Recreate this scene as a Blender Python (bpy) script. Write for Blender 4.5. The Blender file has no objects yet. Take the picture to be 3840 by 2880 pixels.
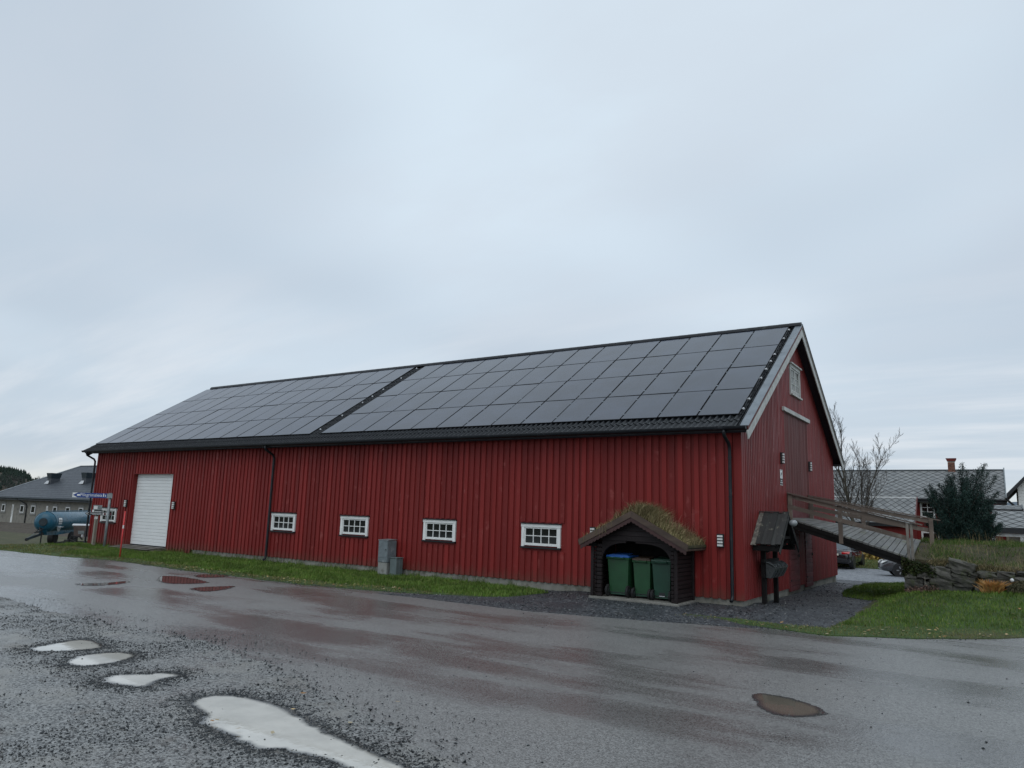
import bpy, bmesh, math, random
import numpy as np
from mathutils import Vector, Matrix, noise as mnoise
from mathutils.geometry import delaunay_2d_cdt

random.seed(11)
rng = np.random.default_rng(11)
scene = bpy.context.scene
COL = scene.collection
R = math.radians
V = Vector

# ------------------------------------------------------------------ camera
FL = 2749.24                    # focal length in pixels of the 3840 px wide frame
YAW, PITCH, ROLL = -0.5930, 0.1716, 0.0315
CAM = V((5.3183, -17.9348, 1.9112))
fw = V((math.sin(YAW) * math.cos(PITCH), math.cos(YAW) * math.cos(PITCH), math.sin(PITCH)))
_r0 = V((math.cos(YAW), -math.sin(YAW), 0)); _u0 = _r0.cross(fw)
rt = _r0 * math.cos(ROLL) + _u0 * math.sin(ROLL)
up = _u0 * math.cos(ROLL) - _r0 * math.sin(ROLL)
cam = bpy.data.cameras.new('camera'); camo = bpy.data.objects.new('camera', cam); COL.objects.link(camo)
cam.sensor_width = 36; cam.lens = FL / 3840 * 36; cam.clip_end = 12000; cam.clip_start = 0.05
camo.matrix_world = Matrix(((rt.x, up.x, -fw.x, CAM.x), (rt.y, up.y, -fw.y, CAM.y), (rt.z, up.z, -fw.z, CAM.z), (0, 0, 0, 1)))
scene.camera = camo

# ------------------------------------------------------------------ sky, sun, exposure
SUN_EL, SUN_AZ = 52, 158        # degrees; azimuth clockwise from +y
w = bpy.data.worlds.new('World'); scene.world = w; w.use_nodes = True
nt = w.node_tree; nt.nodes.clear()
def wn(t, **k):
    n = nt.nodes.new(t)
    for a, b in k.items(): setattr(n, a, b)
    return n
def wm(op, a, b=None, clamp=False):
    n = wn('ShaderNodeMath', operation=op, use_clamp=clamp)
    for i, v in enumerate((a, b)):
        if v is None: continue
        if isinstance(v, (int, float)): n.inputs[i].default_value = v
        else: nt.links.new(v, n.inputs[i])
    return n.outputs[0]
def wmix(f, a, b):
    n = wn('ShaderNodeMix', data_type='RGBA')
    for s, v in ((n.inputs[0], f), (n.inputs[6], a), (n.inputs[7], b)):
        if isinstance(v, (int, float)): s.default_value = v
        elif isinstance(v, tuple): s.default_value = (*v, 1)
        else: nt.links.new(v, s)
    return n.outputs[2]
sky = wn('ShaderNodeTexSky', sky_type='NISHITA', sun_disc=False, sun_elevation=R(SUN_EL), sun_rotation=R(SUN_AZ), air_density=1.0, dust_density=2.0)
tc = wn('ShaderNodeTexCoord'); sx = wn('ShaderNodeSeparateXYZ'); nt.links.new(tc.outputs['Generated'], sx.inputs[0])
zz = wm('MAXIMUM', sx.outputs[2], 0.0)
den = wm('ADD', zz, 0.16)
cx = wm('DIVIDE', sx.outputs[0], den); cy = wm('DIVIDE', sx.outputs[1], den)
cv = wn('ShaderNodeCombineXYZ'); nt.links.new(cx, cv.inputs[0]); nt.links.new(cy, cv.inputs[1])
def wnoise(scale, detail, off, rough=.5, sc=(1, 1, 1), rot=0.0):
    mp = wn('ShaderNodeMapping'); mp.inputs[1].default_value = off; mp.inputs[3].default_value = sc; mp.inputs[2].default_value = (0, 0, rot)
    nt.links.new(cv.outputs[0], mp.inputs[0])
    n = wn('ShaderNodeTexNoise'); n.inputs['Scale'].default_value = scale; n.inputs['Detail'].default_value = detail; n.inputs['Roughness'].default_value = rough
    nt.links.new(mp.outputs[0], n.inputs['Vector']); return n.outputs[0]
def wramp(f, lo, hi):
    n = wn('ShaderNodeMapRange', interpolation_type='SMOOTHSTEP'); nt.links.new(f, n.inputs[0])
    n.inputs[1].default_value = lo; n.inputs[2].default_value = hi; return n.outputs[0]
big = wramp(wnoise(.62, 2, (8.3, 3.3, 0)), .34, .66)
mid = wramp(wnoise(1.5, 5, (7.4, 2.2, 0), .52, (1, 1.5, 1), .5), .36, .68)
stk = wramp(wnoise(1.1, 6, (1.3, 9.2, 0), .58, (.55, 2.6, 1), .95), .42, .74)
cloud = wmix(big, (5.8, 6.75, 7.75), (7.45, 8.6, 9.6))
cloud = wmix(wm('MULTIPLY', mid, .38), cloud, (6.6, 7.2, 8.0))
low = wm('SUBTRACT', 1.0, wramp(zz, .10, .34))
cloud = wmix(wm('MULTIPLY', low, .55), cloud, (5.45, 6.35, 7.3))
cloud = wmix(wm('MULTIPLY', wm('MULTIPLY', stk, low), .75), cloud, (8.2, 8.6, 9.1))
cream = wm('SUBTRACT', 1.0, wramp(zz, .005, .06))
cloud = wmix(wm('MULTIPLY', cream, .7), cloud, (8.8, 8.8, 8.1))
col = wmix(.90, sky.outputs[0], cloud)
bg = wn('ShaderNodeBackground'); bg.inputs[1].default_value = 0.1
nt.links.new(col, bg.inputs[0])
wo = wn('ShaderNodeOutputWorld'); nt.links.new(bg.outputs[0], wo.inputs[0])

sun = bpy.data.lights.new('sun', 'SUN'); suno = bpy.data.objects.new('sun', sun); COL.objects.link(suno)
sun.energy = 0.55; sun.angle = R(48); sun.color = (1.0, .965, .92)
_sd = V((math.sin(R(SUN_AZ)) * math.cos(R(SUN_EL)), math.cos(R(SUN_AZ)) * math.cos(R(SUN_EL)), math.sin(R(SUN_EL))))
suno.rotation_euler = _sd.to_track_quat('Z', 'Y').to_euler()
scene.view_settings.view_transform = 'Standard'; scene.view_settings.look = 'None'
scene.view_settings.exposure = 0.0; scene.view_settings.gamma = 1.0; scene.view_settings.use_curve_mapping = False
scene.render.engine = 'CYCLES'
scene.cycles.use_denoising = True
scene.cycles.max_bounces = 6; scene.cycles.diffuse_bounces = 3; scene.cycles.glossy_bounces = 3; scene.cycles.transmission_bounces = 4

# ------------------------------------------------------------------ terrain height and pixel-to-place helpers
def sm(a, b, t):
    t = min(1, max(0, (t - a) / (b - a))); return t * t * (3 - 2 * t)
def zt(x, y):
    z = -0.2 - 0.062 * max(0, min(20, -30.4 - x))
    z += (-0.025 * max(0, min(y, 22) - 9) + .034 * max(0, min(y, 36) - 24.5)) * sm(-34, -20, x)
    z += .06 * sm(-5.2, -4.2, x) * (1 - sm(.2, 1.4, x)) * sm(-2.6, -1.6, y) * (1 - sm(1.0, 2.0, y))
    z += (0.36 + 0.07 * max(-.8, min(x, 6.5) - 3)) * sm(1.9, 3.3, x) * sm(-1.6, 4.2, y) * (1 - sm(5.0, 8.0, y))
    return z
def ray(px, py): return fw + rt * ((px - 1920) / FL) - up * ((py - 1440) / FL)
def gz(px, py, z): d = ray(px, py); return CAM + d * ((z - CAM.z) / d.z)
def gy(px, py, y): d = ray(px, py); return CAM + d * ((y - CAM.y) / d.y)
def gx(px, py, x): d = ray(px, py); return CAM + d * ((x - CAM.x) / d.x)
def gd(px, py, dep): return CAM + ray(px, py) * dep
def gt(px, py):
    z = -.2
    for _ in range(12):
        p = gz(px, py, z); z = .5 * z + .5 * zt(p.x, p.y)
    return V((p.x, p.y, zt(p.x, p.y)))
def gpl(px, py, o, n): d = ray(px, py); return CAM + d * ((o - CAM).dot(n) / d.dot(n))
def level_pair(a, b, dep):
    """two pixels of one level line, the first at depth dep -> both places"""
    A = gd(*a, dep); return A, gz(*b, A.z)
def crop(x0, y0, s): return lambda x, y: (x0 + x / s, y0 + y / s)
cA = crop(0, 1650, 3.072); cQ = crop(0, 1700, 4.147); cB = crop(2150, 1850, 3.687); cD = crop(3080, 1550, 2.9105)
cE = crop(3100, 1950, 2.989); cM = crop(2750, 1800, 3.318); cG = crop(0, 2050, 1.4747)

# ------------------------------------------------------------------ materials
MATS = {}
def new_mat(name):
    m = bpy.data.materials.new(name); m.use_nodes = True; MATS[name] = m
    t = m.node_tree; b = t.nodes['Principled BSDF']; return m, t, b
class NB:
    def __init__(s, t): s.t = t
    def n(s, ty, **k):
        n = s.t.nodes.new(ty)
        for a, b in k.items(): setattr(n, a, b)
        return n
    def l(s, a, b): s.t.links.new(a, b)
    def vec(s, stretch=(1, 1, 1), rnd=True, coord='Object'):
        tc = s.n('ShaderNodeTexCoord'); v = tc.outputs[coord]
        if rnd:
            oi = s.n('ShaderNodeObjectInfo'); mu = s.n('ShaderNodeMath', operation='MULTIPLY'); mu.inputs[1].default_value = 37.0
            s.l(oi.outputs['Random'], mu.inputs[0])
            va = s.n('ShaderNodeVectorMath', operation='ADD'); s.l(v, va.inputs[0]); s.l(mu.outputs[0], va.inputs[1]); v = va.outputs[0]
        mp = s.n('ShaderNodeMapping'); mp.inputs[3].default_value = stretch; s.l(v, mp.inputs[0]); return mp.outputs[0]
    def noise(s, vec, scale, detail=4, rough=.55):
        n = s.n('ShaderNodeTexNoise'); n.inputs['Scale'].default_value = scale; n.inputs['Detail'].default_value = detail; n.inputs['Roughness'].default_value = rough
        s.l(vec, n.inputs['Vector']); return n.outputs[0]
    def voro(s, vec, scale, out='Distance', feature='F1'):
        n = s.n('ShaderNodeTexVoronoi', feature=feature); n.inputs['Scale'].default_value = scale; s.l(vec, n.inputs['Vector']); return n.outputs[out]
    def rng(s, f, lo, hi, a=0., b=1., smooth=True):
        n = s.n('ShaderNodeMapRange', interpolation_type='SMOOTHSTEP' if smooth else 'LINEAR'); s.l(f, n.inputs[0])
        for i, v in zip((1, 2, 3, 4), (lo, hi, a, b)): n.inputs[i].default_value = v
        return n.outputs[0]
    def mix(s, f, a, b, blend='MIX'):
        n = s.n('ShaderNodeMix', data_type='RGBA', blend_type=blend)
        for so, v in ((n.inputs[0], f), (n.inputs[6], a), (n.inputs[7], b)):
            if isinstance(v, (int, float)): so.default_value = v
            elif isinstance(v, tuple): so.default_value = (*v[:3], 1)
            else: s.l(v, so)
        return n.outputs[2]
    def math(s, op, a, b=None, clamp=False):
        n = s.n('ShaderNodeMath', operation=op, use_clamp=clamp)
        for i, v in enumerate((a, b)):
            if v is None: continue
            if isinstance(v, (int, float)): n.inputs[i].default_value = v
            else: s.l(v, n.inputs[i])
        return n.outputs[0]
    def bump(s, h, strength, dist, b):
        n = s.n('ShaderNodeBump'); n.inputs['Strength'].default_value = strength; n.inputs['Distance'].default_value = dist
        s.l(h, n.inputs['Height']); s.l(n.outputs[0], b.inputs['Normal']); return n
def sc_(c, k): return tuple(min(1, x * k) for x in c[:3])
def mat(name, c, rough=.6, metal=0., var=.18, scale=3., stretch=(1, 1, 1), objvar=.0, bump=0., bscale=60., bstretch=None, spec=.5, coat=0., dirt=None, rnd=True, splash=None):
    """plain painted/raw surface: base colour with soft blotches, per-object tone, fine relief, optional dirt colour (col, amount, scale)"""
    m, t, b = new_mat(name); k = NB(t)
    v = k.vec(stretch, rnd)
    f = k.rng(k.noise(v, scale, 5), .3, .7)
    col = k.mix(f, sc_(c, 1 - var), sc_(c, 1 + var))
    if objvar:
        oi = k.n('ShaderNodeObjectInfo'); g = k.rng(oi.outputs['Random'], 0, 1, 1 - objvar, 1 + objvar, False)
        col = k.mix(1.0, col, g, 'MULTIPLY')
    if dirt:
        dv = k.vec((1, 1, 1), rnd)
        df = k.rng(k.noise(dv, dirt[2], 6, .65), .62 - dirt[1] * .3, .78 - dirt[1] * .2)
        col = k.mix(df, col, dirt[0])
    if splash:                                                      # rain splash and grime along the foot of the boards
        tcx = k.n('ShaderNodeTexCoord'); sz_ = k.n('ShaderNodeSeparateXYZ'); k.l(tcx.outputs['Object'], sz_.inputs[0])
        hgt_ = k.math('ADD', sz_.outputs[2], k.math('MULTIPLY', k.noise(k.vec((3, 3, .6), False), 1.6, 5, .65), -.9))
        col = k.mix(k.rng(hgt_, -.50, -.10, splash[1], 0.), col, splash[0])
        fade = k.rng(k.noise(k.vec((.25, .25, .12), False), 1.0, 4, .6), .52, .72, 0., .22); col = k.mix(fade, col, splash[2])
    t.links.new(col, b.inputs['Base Color'])
    rf = k.rng(k.noise(v, scale * 2.3, 3), .25, .75, max(.02, rough - .08), min(1, rough + .08)); t.links.new(rf, b.inputs['Roughness'])
    b.inputs['Metallic'].default_value = metal; b.inputs['Specular IOR Level'].default_value = spec
    if coat: b.inputs['Coat Weight'].default_value = coat; b.inputs['Coat Roughness'].default_value = .04
    if bump:
        bv = k.vec(bstretch or stretch, rnd); k.bump(k.noise(bv, bscale, 4, .6), bump, .01, b)
    return m
RED = (.205, .0185, .0165)
mat('red_paint', RED, .6, spec=.3, splash=((.13, .050, .036), .6, (.25, .038, .032)), var=.12, scale=2.2, stretch=(1, 1, .12), objvar=.17, bump=.22, bscale=40, bstretch=(1, 1, .06), dirt=((.30, .07, .065), .10, 1.7))
mat('red_gable', (.195, .024, .023), .55, spec=.35, var=.12, scale=2.2, stretch=(1, 1, .12), objvar=.13, bump=.22, bscale=40, bstretch=(1, 1, .06), dirt=((.27, .09, .085), .16, 1.9))
mat('red_brown', (.125, .027, .024), .6, var=.15, scale=3, stretch=(1, 1, .1), objvar=.12, bump=.25, bscale=40, bstretch=(1, 1, .06))
mat('red_door', (.135, .030, .034), .6, var=.15, scale=3, stretch=(1, .3, 1), objvar=.1, bump=.2)
mat('white_paint', (.80, .81, .80), .5, var=.06, scale=4, bump=.08, dirt=((.42, .43, .40), .14, 2.5))
mat('white_old', (.50, .51, .49), .6, var=.14, scale=5, bump=.1, dirt=((.3, .29, .26), .3, 4))
mat('door_white', (.78, .80, .80), .38, var=.03, scale=1.5, dirt=((.52, .54, .53), .10, 1.6))
mat('black_metal', (.009, .011, .015), .4, spec=.35, var=.2, scale=3, dirt=((.05, .055, .06), .1, 3))
mat('soffit', (.022, .019, .030), .7, var=.2, scale=4)
mat('tile_black', (.006, .0075, .010), .36, spec=.32, var=.25, scale=5, objvar=.15, bump=.15, bscale=80, dirt=((.06, .07, .065), .12, 5))
mat('flashing', (.19, .22, .245), .38, metal=.25, var=.15, scale=2.5, dirt=((.07, .08, .085), .18, 5))
mat('panel_frame', (.008, .009, .011), .55, var=.1, spec=.2)
mat('clip_white', (.62, .64, .66), .5, var=.1)
mat('concrete', (.25, .245, .215), .85, var=.22, scale=2.2, bump=.35, bscale=50, dirt=((.12, .115, .085), .42, 2.3))
mat('slab', (.20, .195, .175), .8, var=.18, scale=3, bump=.3, dirt=((.14, .14, .12), .25, 3))
mat('log_dark', (.015, .0105, .011), .62, var=.3, scale=4, stretch=(.15, .15, 1), objvar=.25, bump=.4, bscale=50, bstretch=(.1, .1, 1), spec=.25)
mat('barge_brown', (.070, .046, .033), .65, var=.25, scale=6, stretch=(.4, 1, 1), objvar=.12, bump=.3)
mat('scallop_red', (.050, .020, .018), .6, var=.2, scale=5, bump=.2)
mat('wood_grey', (.165, .150, .132), .72, var=.3, scale=3, stretch=(1, .12, 1), objvar=.22, bump=.35, bscale=60, bstretch=(1, .06, 1), dirt=((.10, .105, .07), .2, 3))
mat('deck_grey', (.135, .137, .130), .55, var=.25, scale=4, stretch=(1, .15, 1), objvar=.2, bump=.3, bscale=60, bstretch=(1, .06, 1), dirt=((.13, .14, .08), .25, 2.2))
mat('rail_wood', (.150, .118, .096), .7, var=.28, scale=3, stretch=(.12, 1, 1), objvar=.2, bump=.35, bscale=60, bstretch=(.06, 1, 1), dirt=((.22, .21, .18), .25, 4))
mat('wood_black', (.0085, .0080, .0080), .75, var=.3, scale=5, objvar=.2, bump=.4, spec=.2)
mat('plank_roof', (.030, .032, .031), .6, var=.35, scale=5, stretch=(1, .2, .2), objvar=.3, bump=.5, bscale=45, bstretch=(1, .1, .1), dirt=((.22, .22, .17), .16, 6))
mat('lichen_strip', (.15, .14, .12), .8, var=.4, scale=9, bump=.5, dirt=((.40, .38, .32), .4, 14))
mat('plastic_green', (.018, .074, .030), .42, var=.12, scale=4, dirt=((.03, .06, .035), .2, 5))
mat('plastic_darkgreen', (.013, .052, .032), .42, var=.12, scale=4)
mat('plastic_blue', (.02, .105, .36), .35, var=.08, scale=5)
mat('plastic_brown', (.060, .038, .024), .4, var=.12, scale=5)
mat('plastic_grey', (.034, .042, .043), .32, var=.15, scale=6)
mat('lid_grey', (.050, .058, .060), .14, var=.15, scale=6, spec=.8)
mat('tyre', (.012, .012, .013), .75, var=.2, scale=12, bump=.2)
mat('rim', (.42, .43, .45), .3, metal=.8, var=.05)
mat('galv', (.24, .27, .28), .5, metal=.3, var=.22, scale=6, dirt=((.14, .16, .16), .2, 7))
mat('cabinet', (.155, .185, .20), .6, var=.2, scale=4, dirt=((.30, .33, .34), .22, 5))
mat('cabinet_green', (.12, .155, .155), .55, var=.15, scale=4)
mat('cabinet_base', (.26, .265, .25), .85, var=.2, scale=4, bump=.2, dirt=((.14, .14, .12), .25, 4))
mat('sign_blue', (.012, .050, .235), .4, var=.05)
mat('sign_white', (.78, .79, .79), .4, var=.04)
mat('sign_black', (.016, .018, .020), .4, var=.1)
mat('sign_maroon', (.10, .012, .02), .45, var=.1)
mat('post_wood', (.30, .275, .225), .75, var=.25, scale=5, stretch=(1, 1, .1), bump=.2, dirt=((.17, .17, .11), .25, 5))
mat('pole_red', (.62, .045, .045), .4, var=.08)
mat('brass_dark', (.045, .035, .03), .5, metal=.4, var=.2)
mat('lamp_glass', (.70, .71, .69), .3, var=.05)
mat('globe', (.24, .26, .27), .15, var=.1, spec=.8)
mat('stucco', (.225, .215, .188), .9, var=.12, scale=3, bump=.2, dirt=((.10, .10, .095), .2, 2))
mat('stucco_light', (.235, .235, .225), .9, var=.1, scale=4, bump=.2)
mat('roof_steel', (.045, .053, .064), .55, var=.1, scale=1.5, dirt=((.075, .085, .095), .15, .6))
mat('tank_blue', (.011, .085, .138), .33, var=.15, scale=2, dirt=((.03, .10, .14), .2, 3))
mat('tank_dark', (.016, .028, .036), .5, var=.3, scale=6)
mat('trailer_brown', (.10, .075, .068), .7, var=.3, scale=5, dirt=((.05, .045, .04), .3, 6))
mat('iron', (.018, .018, .02), .6, metal=.3, var=.3, scale=8)
mat('brick', (.20, .085, .055), .85, var=.35, scale=9, objvar=.3, bump=.3)
mat('brick_cap', (.20, .040, .035), .8, var=.2, scale=6)
mat('mortar', (.30, .28, .25), .9, var=.2, scale=8)
mat('stone', (.078, .076, .066), .85, var=.45, scale=5, objvar=.3, bump=.6, bscale=18, dirt=((.055, .065, .030), .5, 4))
mat('car_paint', (.016, .017, .019), .22, metal=.35, var=.06, coat=1.0, scale=2)
mat('car_silver', (.095, .10, .108), .3, metal=.5, var=.08, coat=.8, scale=2)
mat('car_glass', (.05, .065, .08), .06, var=.1, spec=.9)
mat('tail_red', (.42, .008, .012), .15, var=.15, spec=.8, scale=20)
mat('plate', (.70, .68, .58), .5, var=.08, scale=30)
mat('bark', (.085, .075, .058), .9, var=.35, scale=6, bump=.5)
mat('twig', (.060, .050, .042), .9, var=.25, scale=8)
mat('earth', (.060, .048, .034), .95, var=.4, scale=4, bump=.6, bscale=25)
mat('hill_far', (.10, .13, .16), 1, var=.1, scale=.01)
mat('chrome', (.6, .61, .62), .2, metal=.9, var=.05)
mat('water_clear', (.05, .05, .05), .04)

def foliage(name, cols, rough=.6, island=True):
    m, t, b = new_mat(name); k = NB(t)
    g = k.n('ShaderNodeNewGeometry'); r = g.outputs['Random Per Island']
    cr = k.n('ShaderNodeValToRGB'); e = cr.color_ramp.elements
    while len(e) < len(cols): e.new(.5)
    for i, c in enumerate(cols):
        e[i].position = i / (len(cols) - 1); e[i].color = (*c, 1)
    k.l(r, cr.inputs[0]); v = k.vec((1, 1, 1), False)
    f = k.rng(k.noise(v, 1.3, 3), .3, .7, .72, 1.25)
    k.l(k.mix(1.0, cr.outputs[0], f, 'MULTIPLY'), b.inputs['Base Color']); b.inputs['Roughness'].default_value = rough
    b.inputs['Specular IOR Level'].default_value = .25
    return m
foliage('grass', [(.050, .110, .012), (.080, .155, .019), (.105, .185, .026), (.17, .20, .055), (.088, .17, .022)])
foliage('grass_edge', [(.09, .13, .03), (.145, .15, .05), (.22, .19, .08), (.08, .14, .025)])
foliage('grass_dry', [(.16, .13, .06), (.29, .23, .115), (.42, .34, .19), (.09, .105, .03), (.21, .16, .09)])
foliage('grass_long', [(.045, .10, .012), (.06, .125, .018), (.085, .14, .03), (.055, .115, .016), (.22, .19, .09), (.05, .11, .014), (.07, .13, .02)])
foliage('stem_red', [(.24, .10, .08), (.30, .16, .11)])
foliage('yew', [(.013, .034, .029), (.019, .048, .040), (.025, .062, .048), (.013, .030, .031), (.045, .075, .055)], .55)
foliage('creeper', [(.020, .040, .012), (.035, .055, .016), (.06, .07, .02), (.016, .030, .012), (.045, .035, .02)])
foliage('leaf_yellow', [(.38, .25, .05), (.50, .36, .10), (.30, .22, .06), (.42, .30, .12), (.22, .12, .05), (.16, .17, .05)])
foliage('leaf_orange', [(.60, .28, .08), (.72, .42, .15), (.48, .19, .05), (.70, .48, .22)])
foliage('leaf_fallen', [(.42, .30, .12), (.55, .40, .20), (.32, .16, .06), (.48, .42, .28), (.20, .10, .04)])
foliage('heather', [(.10, .095, .05), (.14, .12, .07), (.07, .085, .04), (.17, .14, .09)])
foliage('dead_plant', [(.10, .060, .048), (.16, .10, .08), (.06, .042, .035)])
foliage('spruce', [(.010, .020, .014), (.014, .027, .019), (.019, .034, .024), (.016, .028, .024)], .9)
foliage('bare_wood', [(.050, .052, .054), (.070, .068, .066), (.085, .078, .070), (.040, .044, .048)], .9)
foliage('stones_dark', [(.014, .017, .020), (.030, .034, .038), (.050, .056, .060), (.022, .026, .030), (.085, .092, .095), (.032, .036, .042), (.26, .26, .25)], .42)

def m_glass(name, base, rough):
    m, t, b = new_mat(name); k = NB(t)
    v = k.vec((1, 1, 1), True)
    k.l(k.mix(k.rng(k.noise(v, 1.2, 3), .3, .7), sc_(base, .8), sc_(base, 1.25)), b.inputs['Base Color'])
    oi = k.n('ShaderNodeObjectInfo')
    k.l(k.rng(oi.outputs['Random'], 0, 1, rough * .8, rough * 1.25, False), b.inputs['Roughness'])
    b.inputs['Specular IOR Level'].default_value = .5
    return b
_b = m_glass('panel_glass', (.028, .036, .056), .14); _b.inputs['Specular IOR Level'].default_value = .72; _b.inputs['IOR'].default_value = 1.5; _b.inputs['Coat Weight'].default_value = .0; _b.inputs['Coat IOR'].default_value = 1.55; _b.inputs['Coat Roughness'].default_value = .12
m_glass('pane_dark', (.010, .012, .012), .05)
m_glass('pane_curtain', (.36, .38, .38), .12)

def m_asphalt():
    m, t, b = new_mat('asphalt_wet'); k = NB(t)
    v = k.vec((1, 1, 1), False)
    tracks = k.noise(k.vec((.16, .85, 1), False), .75, 4, .55)          # long wheel tracks hold the film of water
    patch = k.noise(v, .22, 4, .6)
    wet = k.rng(k.math('ADD', k.math('MULTIPLY', tracks, .6), k.math('MULTIPLY', patch, .4)), .44, .585)
    agg = k.voro(v, 78, 'Color'); sp = k.n('ShaderNodeSeparateColor'); k.l(agg, sp.inputs[0])
    tone = k.mix(k.rng(sp.outputs[0], .1, .95), (.108, .107, .102), (.280, .278, .268))
    tone = k.mix(k.math('MULTIPLY', wet, .45), tone, (.060, .057, .054))
    fleck = k.rng(sp.outputs[1], .955, .985); tone = k.mix(fleck, tone, (.22, .22, .215))
    mud = k.rng(k.noise(v, .35, 5, .6), .52, .72); tone = k.mix(k.math('MULTIPLY', mud, .35), tone, (.20, .194, .18))
    k.l(tone, b.inputs['Base Color'])
    k.l(k.rng(wet, 0, 1, .36, .15), b.inputs['Roughness'])
    h = k.math('ADD', k.math('MULTIPLY', k.voro(v, 78), 1.0), k.math('MULTIPLY', k.noise(v, 24, 3), .7))
    bp = k.bump(h, .5, .005, b)
    k.l(k.rng(wet, 0, 1, .50, .26), bp.inputs['Strength'])
    return m
m_asphalt()
def m_gravel(name, lo, hi, scale, mud, rough=.55, wetamt=.4, ml=(.40, .62), brown=None):
    m, t, b = new_mat(name); k = NB(t); v = k.vec((1, 1, 1), False)
    c = k.voro(v, scale, 'Color'); sp = k.n('ShaderNodeSeparateColor'); k.l(c, sp.inputs[0])
    d = k.voro(v, scale, 'Distance')
    tone = k.mix(k.rng(sp.outputs[0], 0, 1), lo, hi)
    tone = k.mix(k.rng(sp.outputs[1], .97, .985), tone, (.32, .32, .31))
    tone = k.mix(k.rng(k.noise(v, .9, 6, .68), *ml), tone, mud)
    if brown: tone = k.mix(k.rng(k.noise(v, 1.7, 5, .6), .55, .75, 0., .6), tone, brown)
    k.l(tone, b.inputs['Base Color'])
    wet = k.rng(k.noise(v, .8, 4, .6), .45, .65)
    k.l(k.rng(wet, 0, 1, rough, rough - wetamt * .6), b.inputs['Roughness'])
    k.bump(k.math('SUBTRACT', 1.0, d), .8, .015, b)
    return m
m_gravel('gravel_wet', (.042, .044, .044), (.31, .315, .305), 48, (.265, .260, .240), .45, .35, (.46, .70), (.115, .098, .080))
m_gravel('gravel_grey', (.007, .009, .011), (.095, .105, .115), 32, (.026, .030, .034), .6, .2, (.5, .8))
m_gravel('gravel_drive', (.08, .088, .10), (.30, .32, .345), 14, (.17, .185, .205), .6, .2, (.5, .8))
def m_ground(name, a, b2, c, s1=1.1, rough=.95):
    m, t, b = new_mat(name); k = NB(t); v = k.vec((1, 1, 1), False)
    x = k.mix(k.rng(k.noise(v, s1, 6, .65), .35, .65), a, b2); x = k.mix(k.rng(k.noise(v, s1 * .31, 5, .6), .5, .72), x, c)
    x = k.mix(1.0, x, k.rng(k.noise(v, 22, 3), .3, .7, .7, 1.3), 'MULTIPLY')
    k.l(x, b.inputs['Base Color']); b.inputs['Roughness'].default_value = rough; k.bump(k.noise(v, 18, 5, .65), .7, .04, b); return m
m_ground('field', (.055, .060, .026), (.085, .080, .040), (.045, .040, .030))
m_ground('lawn_soil', (.036, .072, .012), (.052, .094, .018), (.072, .072, .028), 2.0)
m_ground('edge_soil', (.050, .058, .020), (.080, .075, .034), (.050, .046, .036), 2.5)
m_ground('mound_soil', (.050, .048, .022), (.075, .062, .030), (.040, .030, .022), 2.5)
m_ground('moss_apron', (.085, .085, .035), (.16, .15, .11), (.06, .075, .02), 3)
m_ground('turf_soil', (.045, .050, .020), (.070, .060, .030), (.035, .028, .018), 5)
def m_water(name, mudc, rough=.015):
    m, t, b = new_mat(name); k = NB(t); v = k.vec((1, 1, 1), False)
    at_ = k.n('ShaderNodeAttribute', attribute_name='depth')            # water depth in metres: the gravel bed shows through the shallows
    dp_ = k.math('ADD', at_.outputs['Fac'], k.math('MULTIPLY', k.math('SUBTRACT', k.noise(v, 7, 4, .6), .5), .07))
    bed = k.mix(k.rng(k.voro(v, 48, 'Distance'), .1, .6), (.085, .083, .078), (.045, .046, .046))
    full = k.mix(k.rng(k.noise(v, 2.5, 3), .3, .7), sc_(mudc, .9), sc_(mudc, 1.1))
    k.l(k.mix(k.rng(dp_, .0, .085), bed, full), b.inputs['Base Color'])
    b.inputs['Roughness'].default_value = rough; b.inputs['IOR'].default_value = 1.33
    k.bump(k.noise(v, 14, 2), .012, .02, b); return m
m_water('puddle_mud', (.56, .54, .49)); m_water('puddle_tan', (.125, .108, .085), .03); m_water('puddle_road', (.085, .078, .070), .05)
m_ground('silt', (.075, .072, .065), (.12, .115, .103), (.055, .054, .050), 6, .28)
m_ground('wet_film', (.040, .038, .037), (.060, .058, .056), (.045, .042, .040), 6, .10)
def m_slate():
    m, t, b = new_mat('slate'); k = NB(t); v = k.vec((1, 1, 1), True); oi = k.n('ShaderNodeObjectInfo')
    c = k.mix(k.rng(k.noise(v, 3, 5), .3, .7), (.155, .164, .166), (.235, .242, .238))
    c = k.mix(1.0, c, k.rng(oi.outputs['Random'], 0, 1, .82, 1.16, False), 'MULTIPLY')
    k.l(c, b.inputs['Base Color']); b.inputs['Roughness'].default_value = .5; k.bump(k.noise(v, 25, 4), .15, .01, b)
m_slate()
mat('slate_gap', (.028, .030, .032), .8, var=.1)

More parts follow.
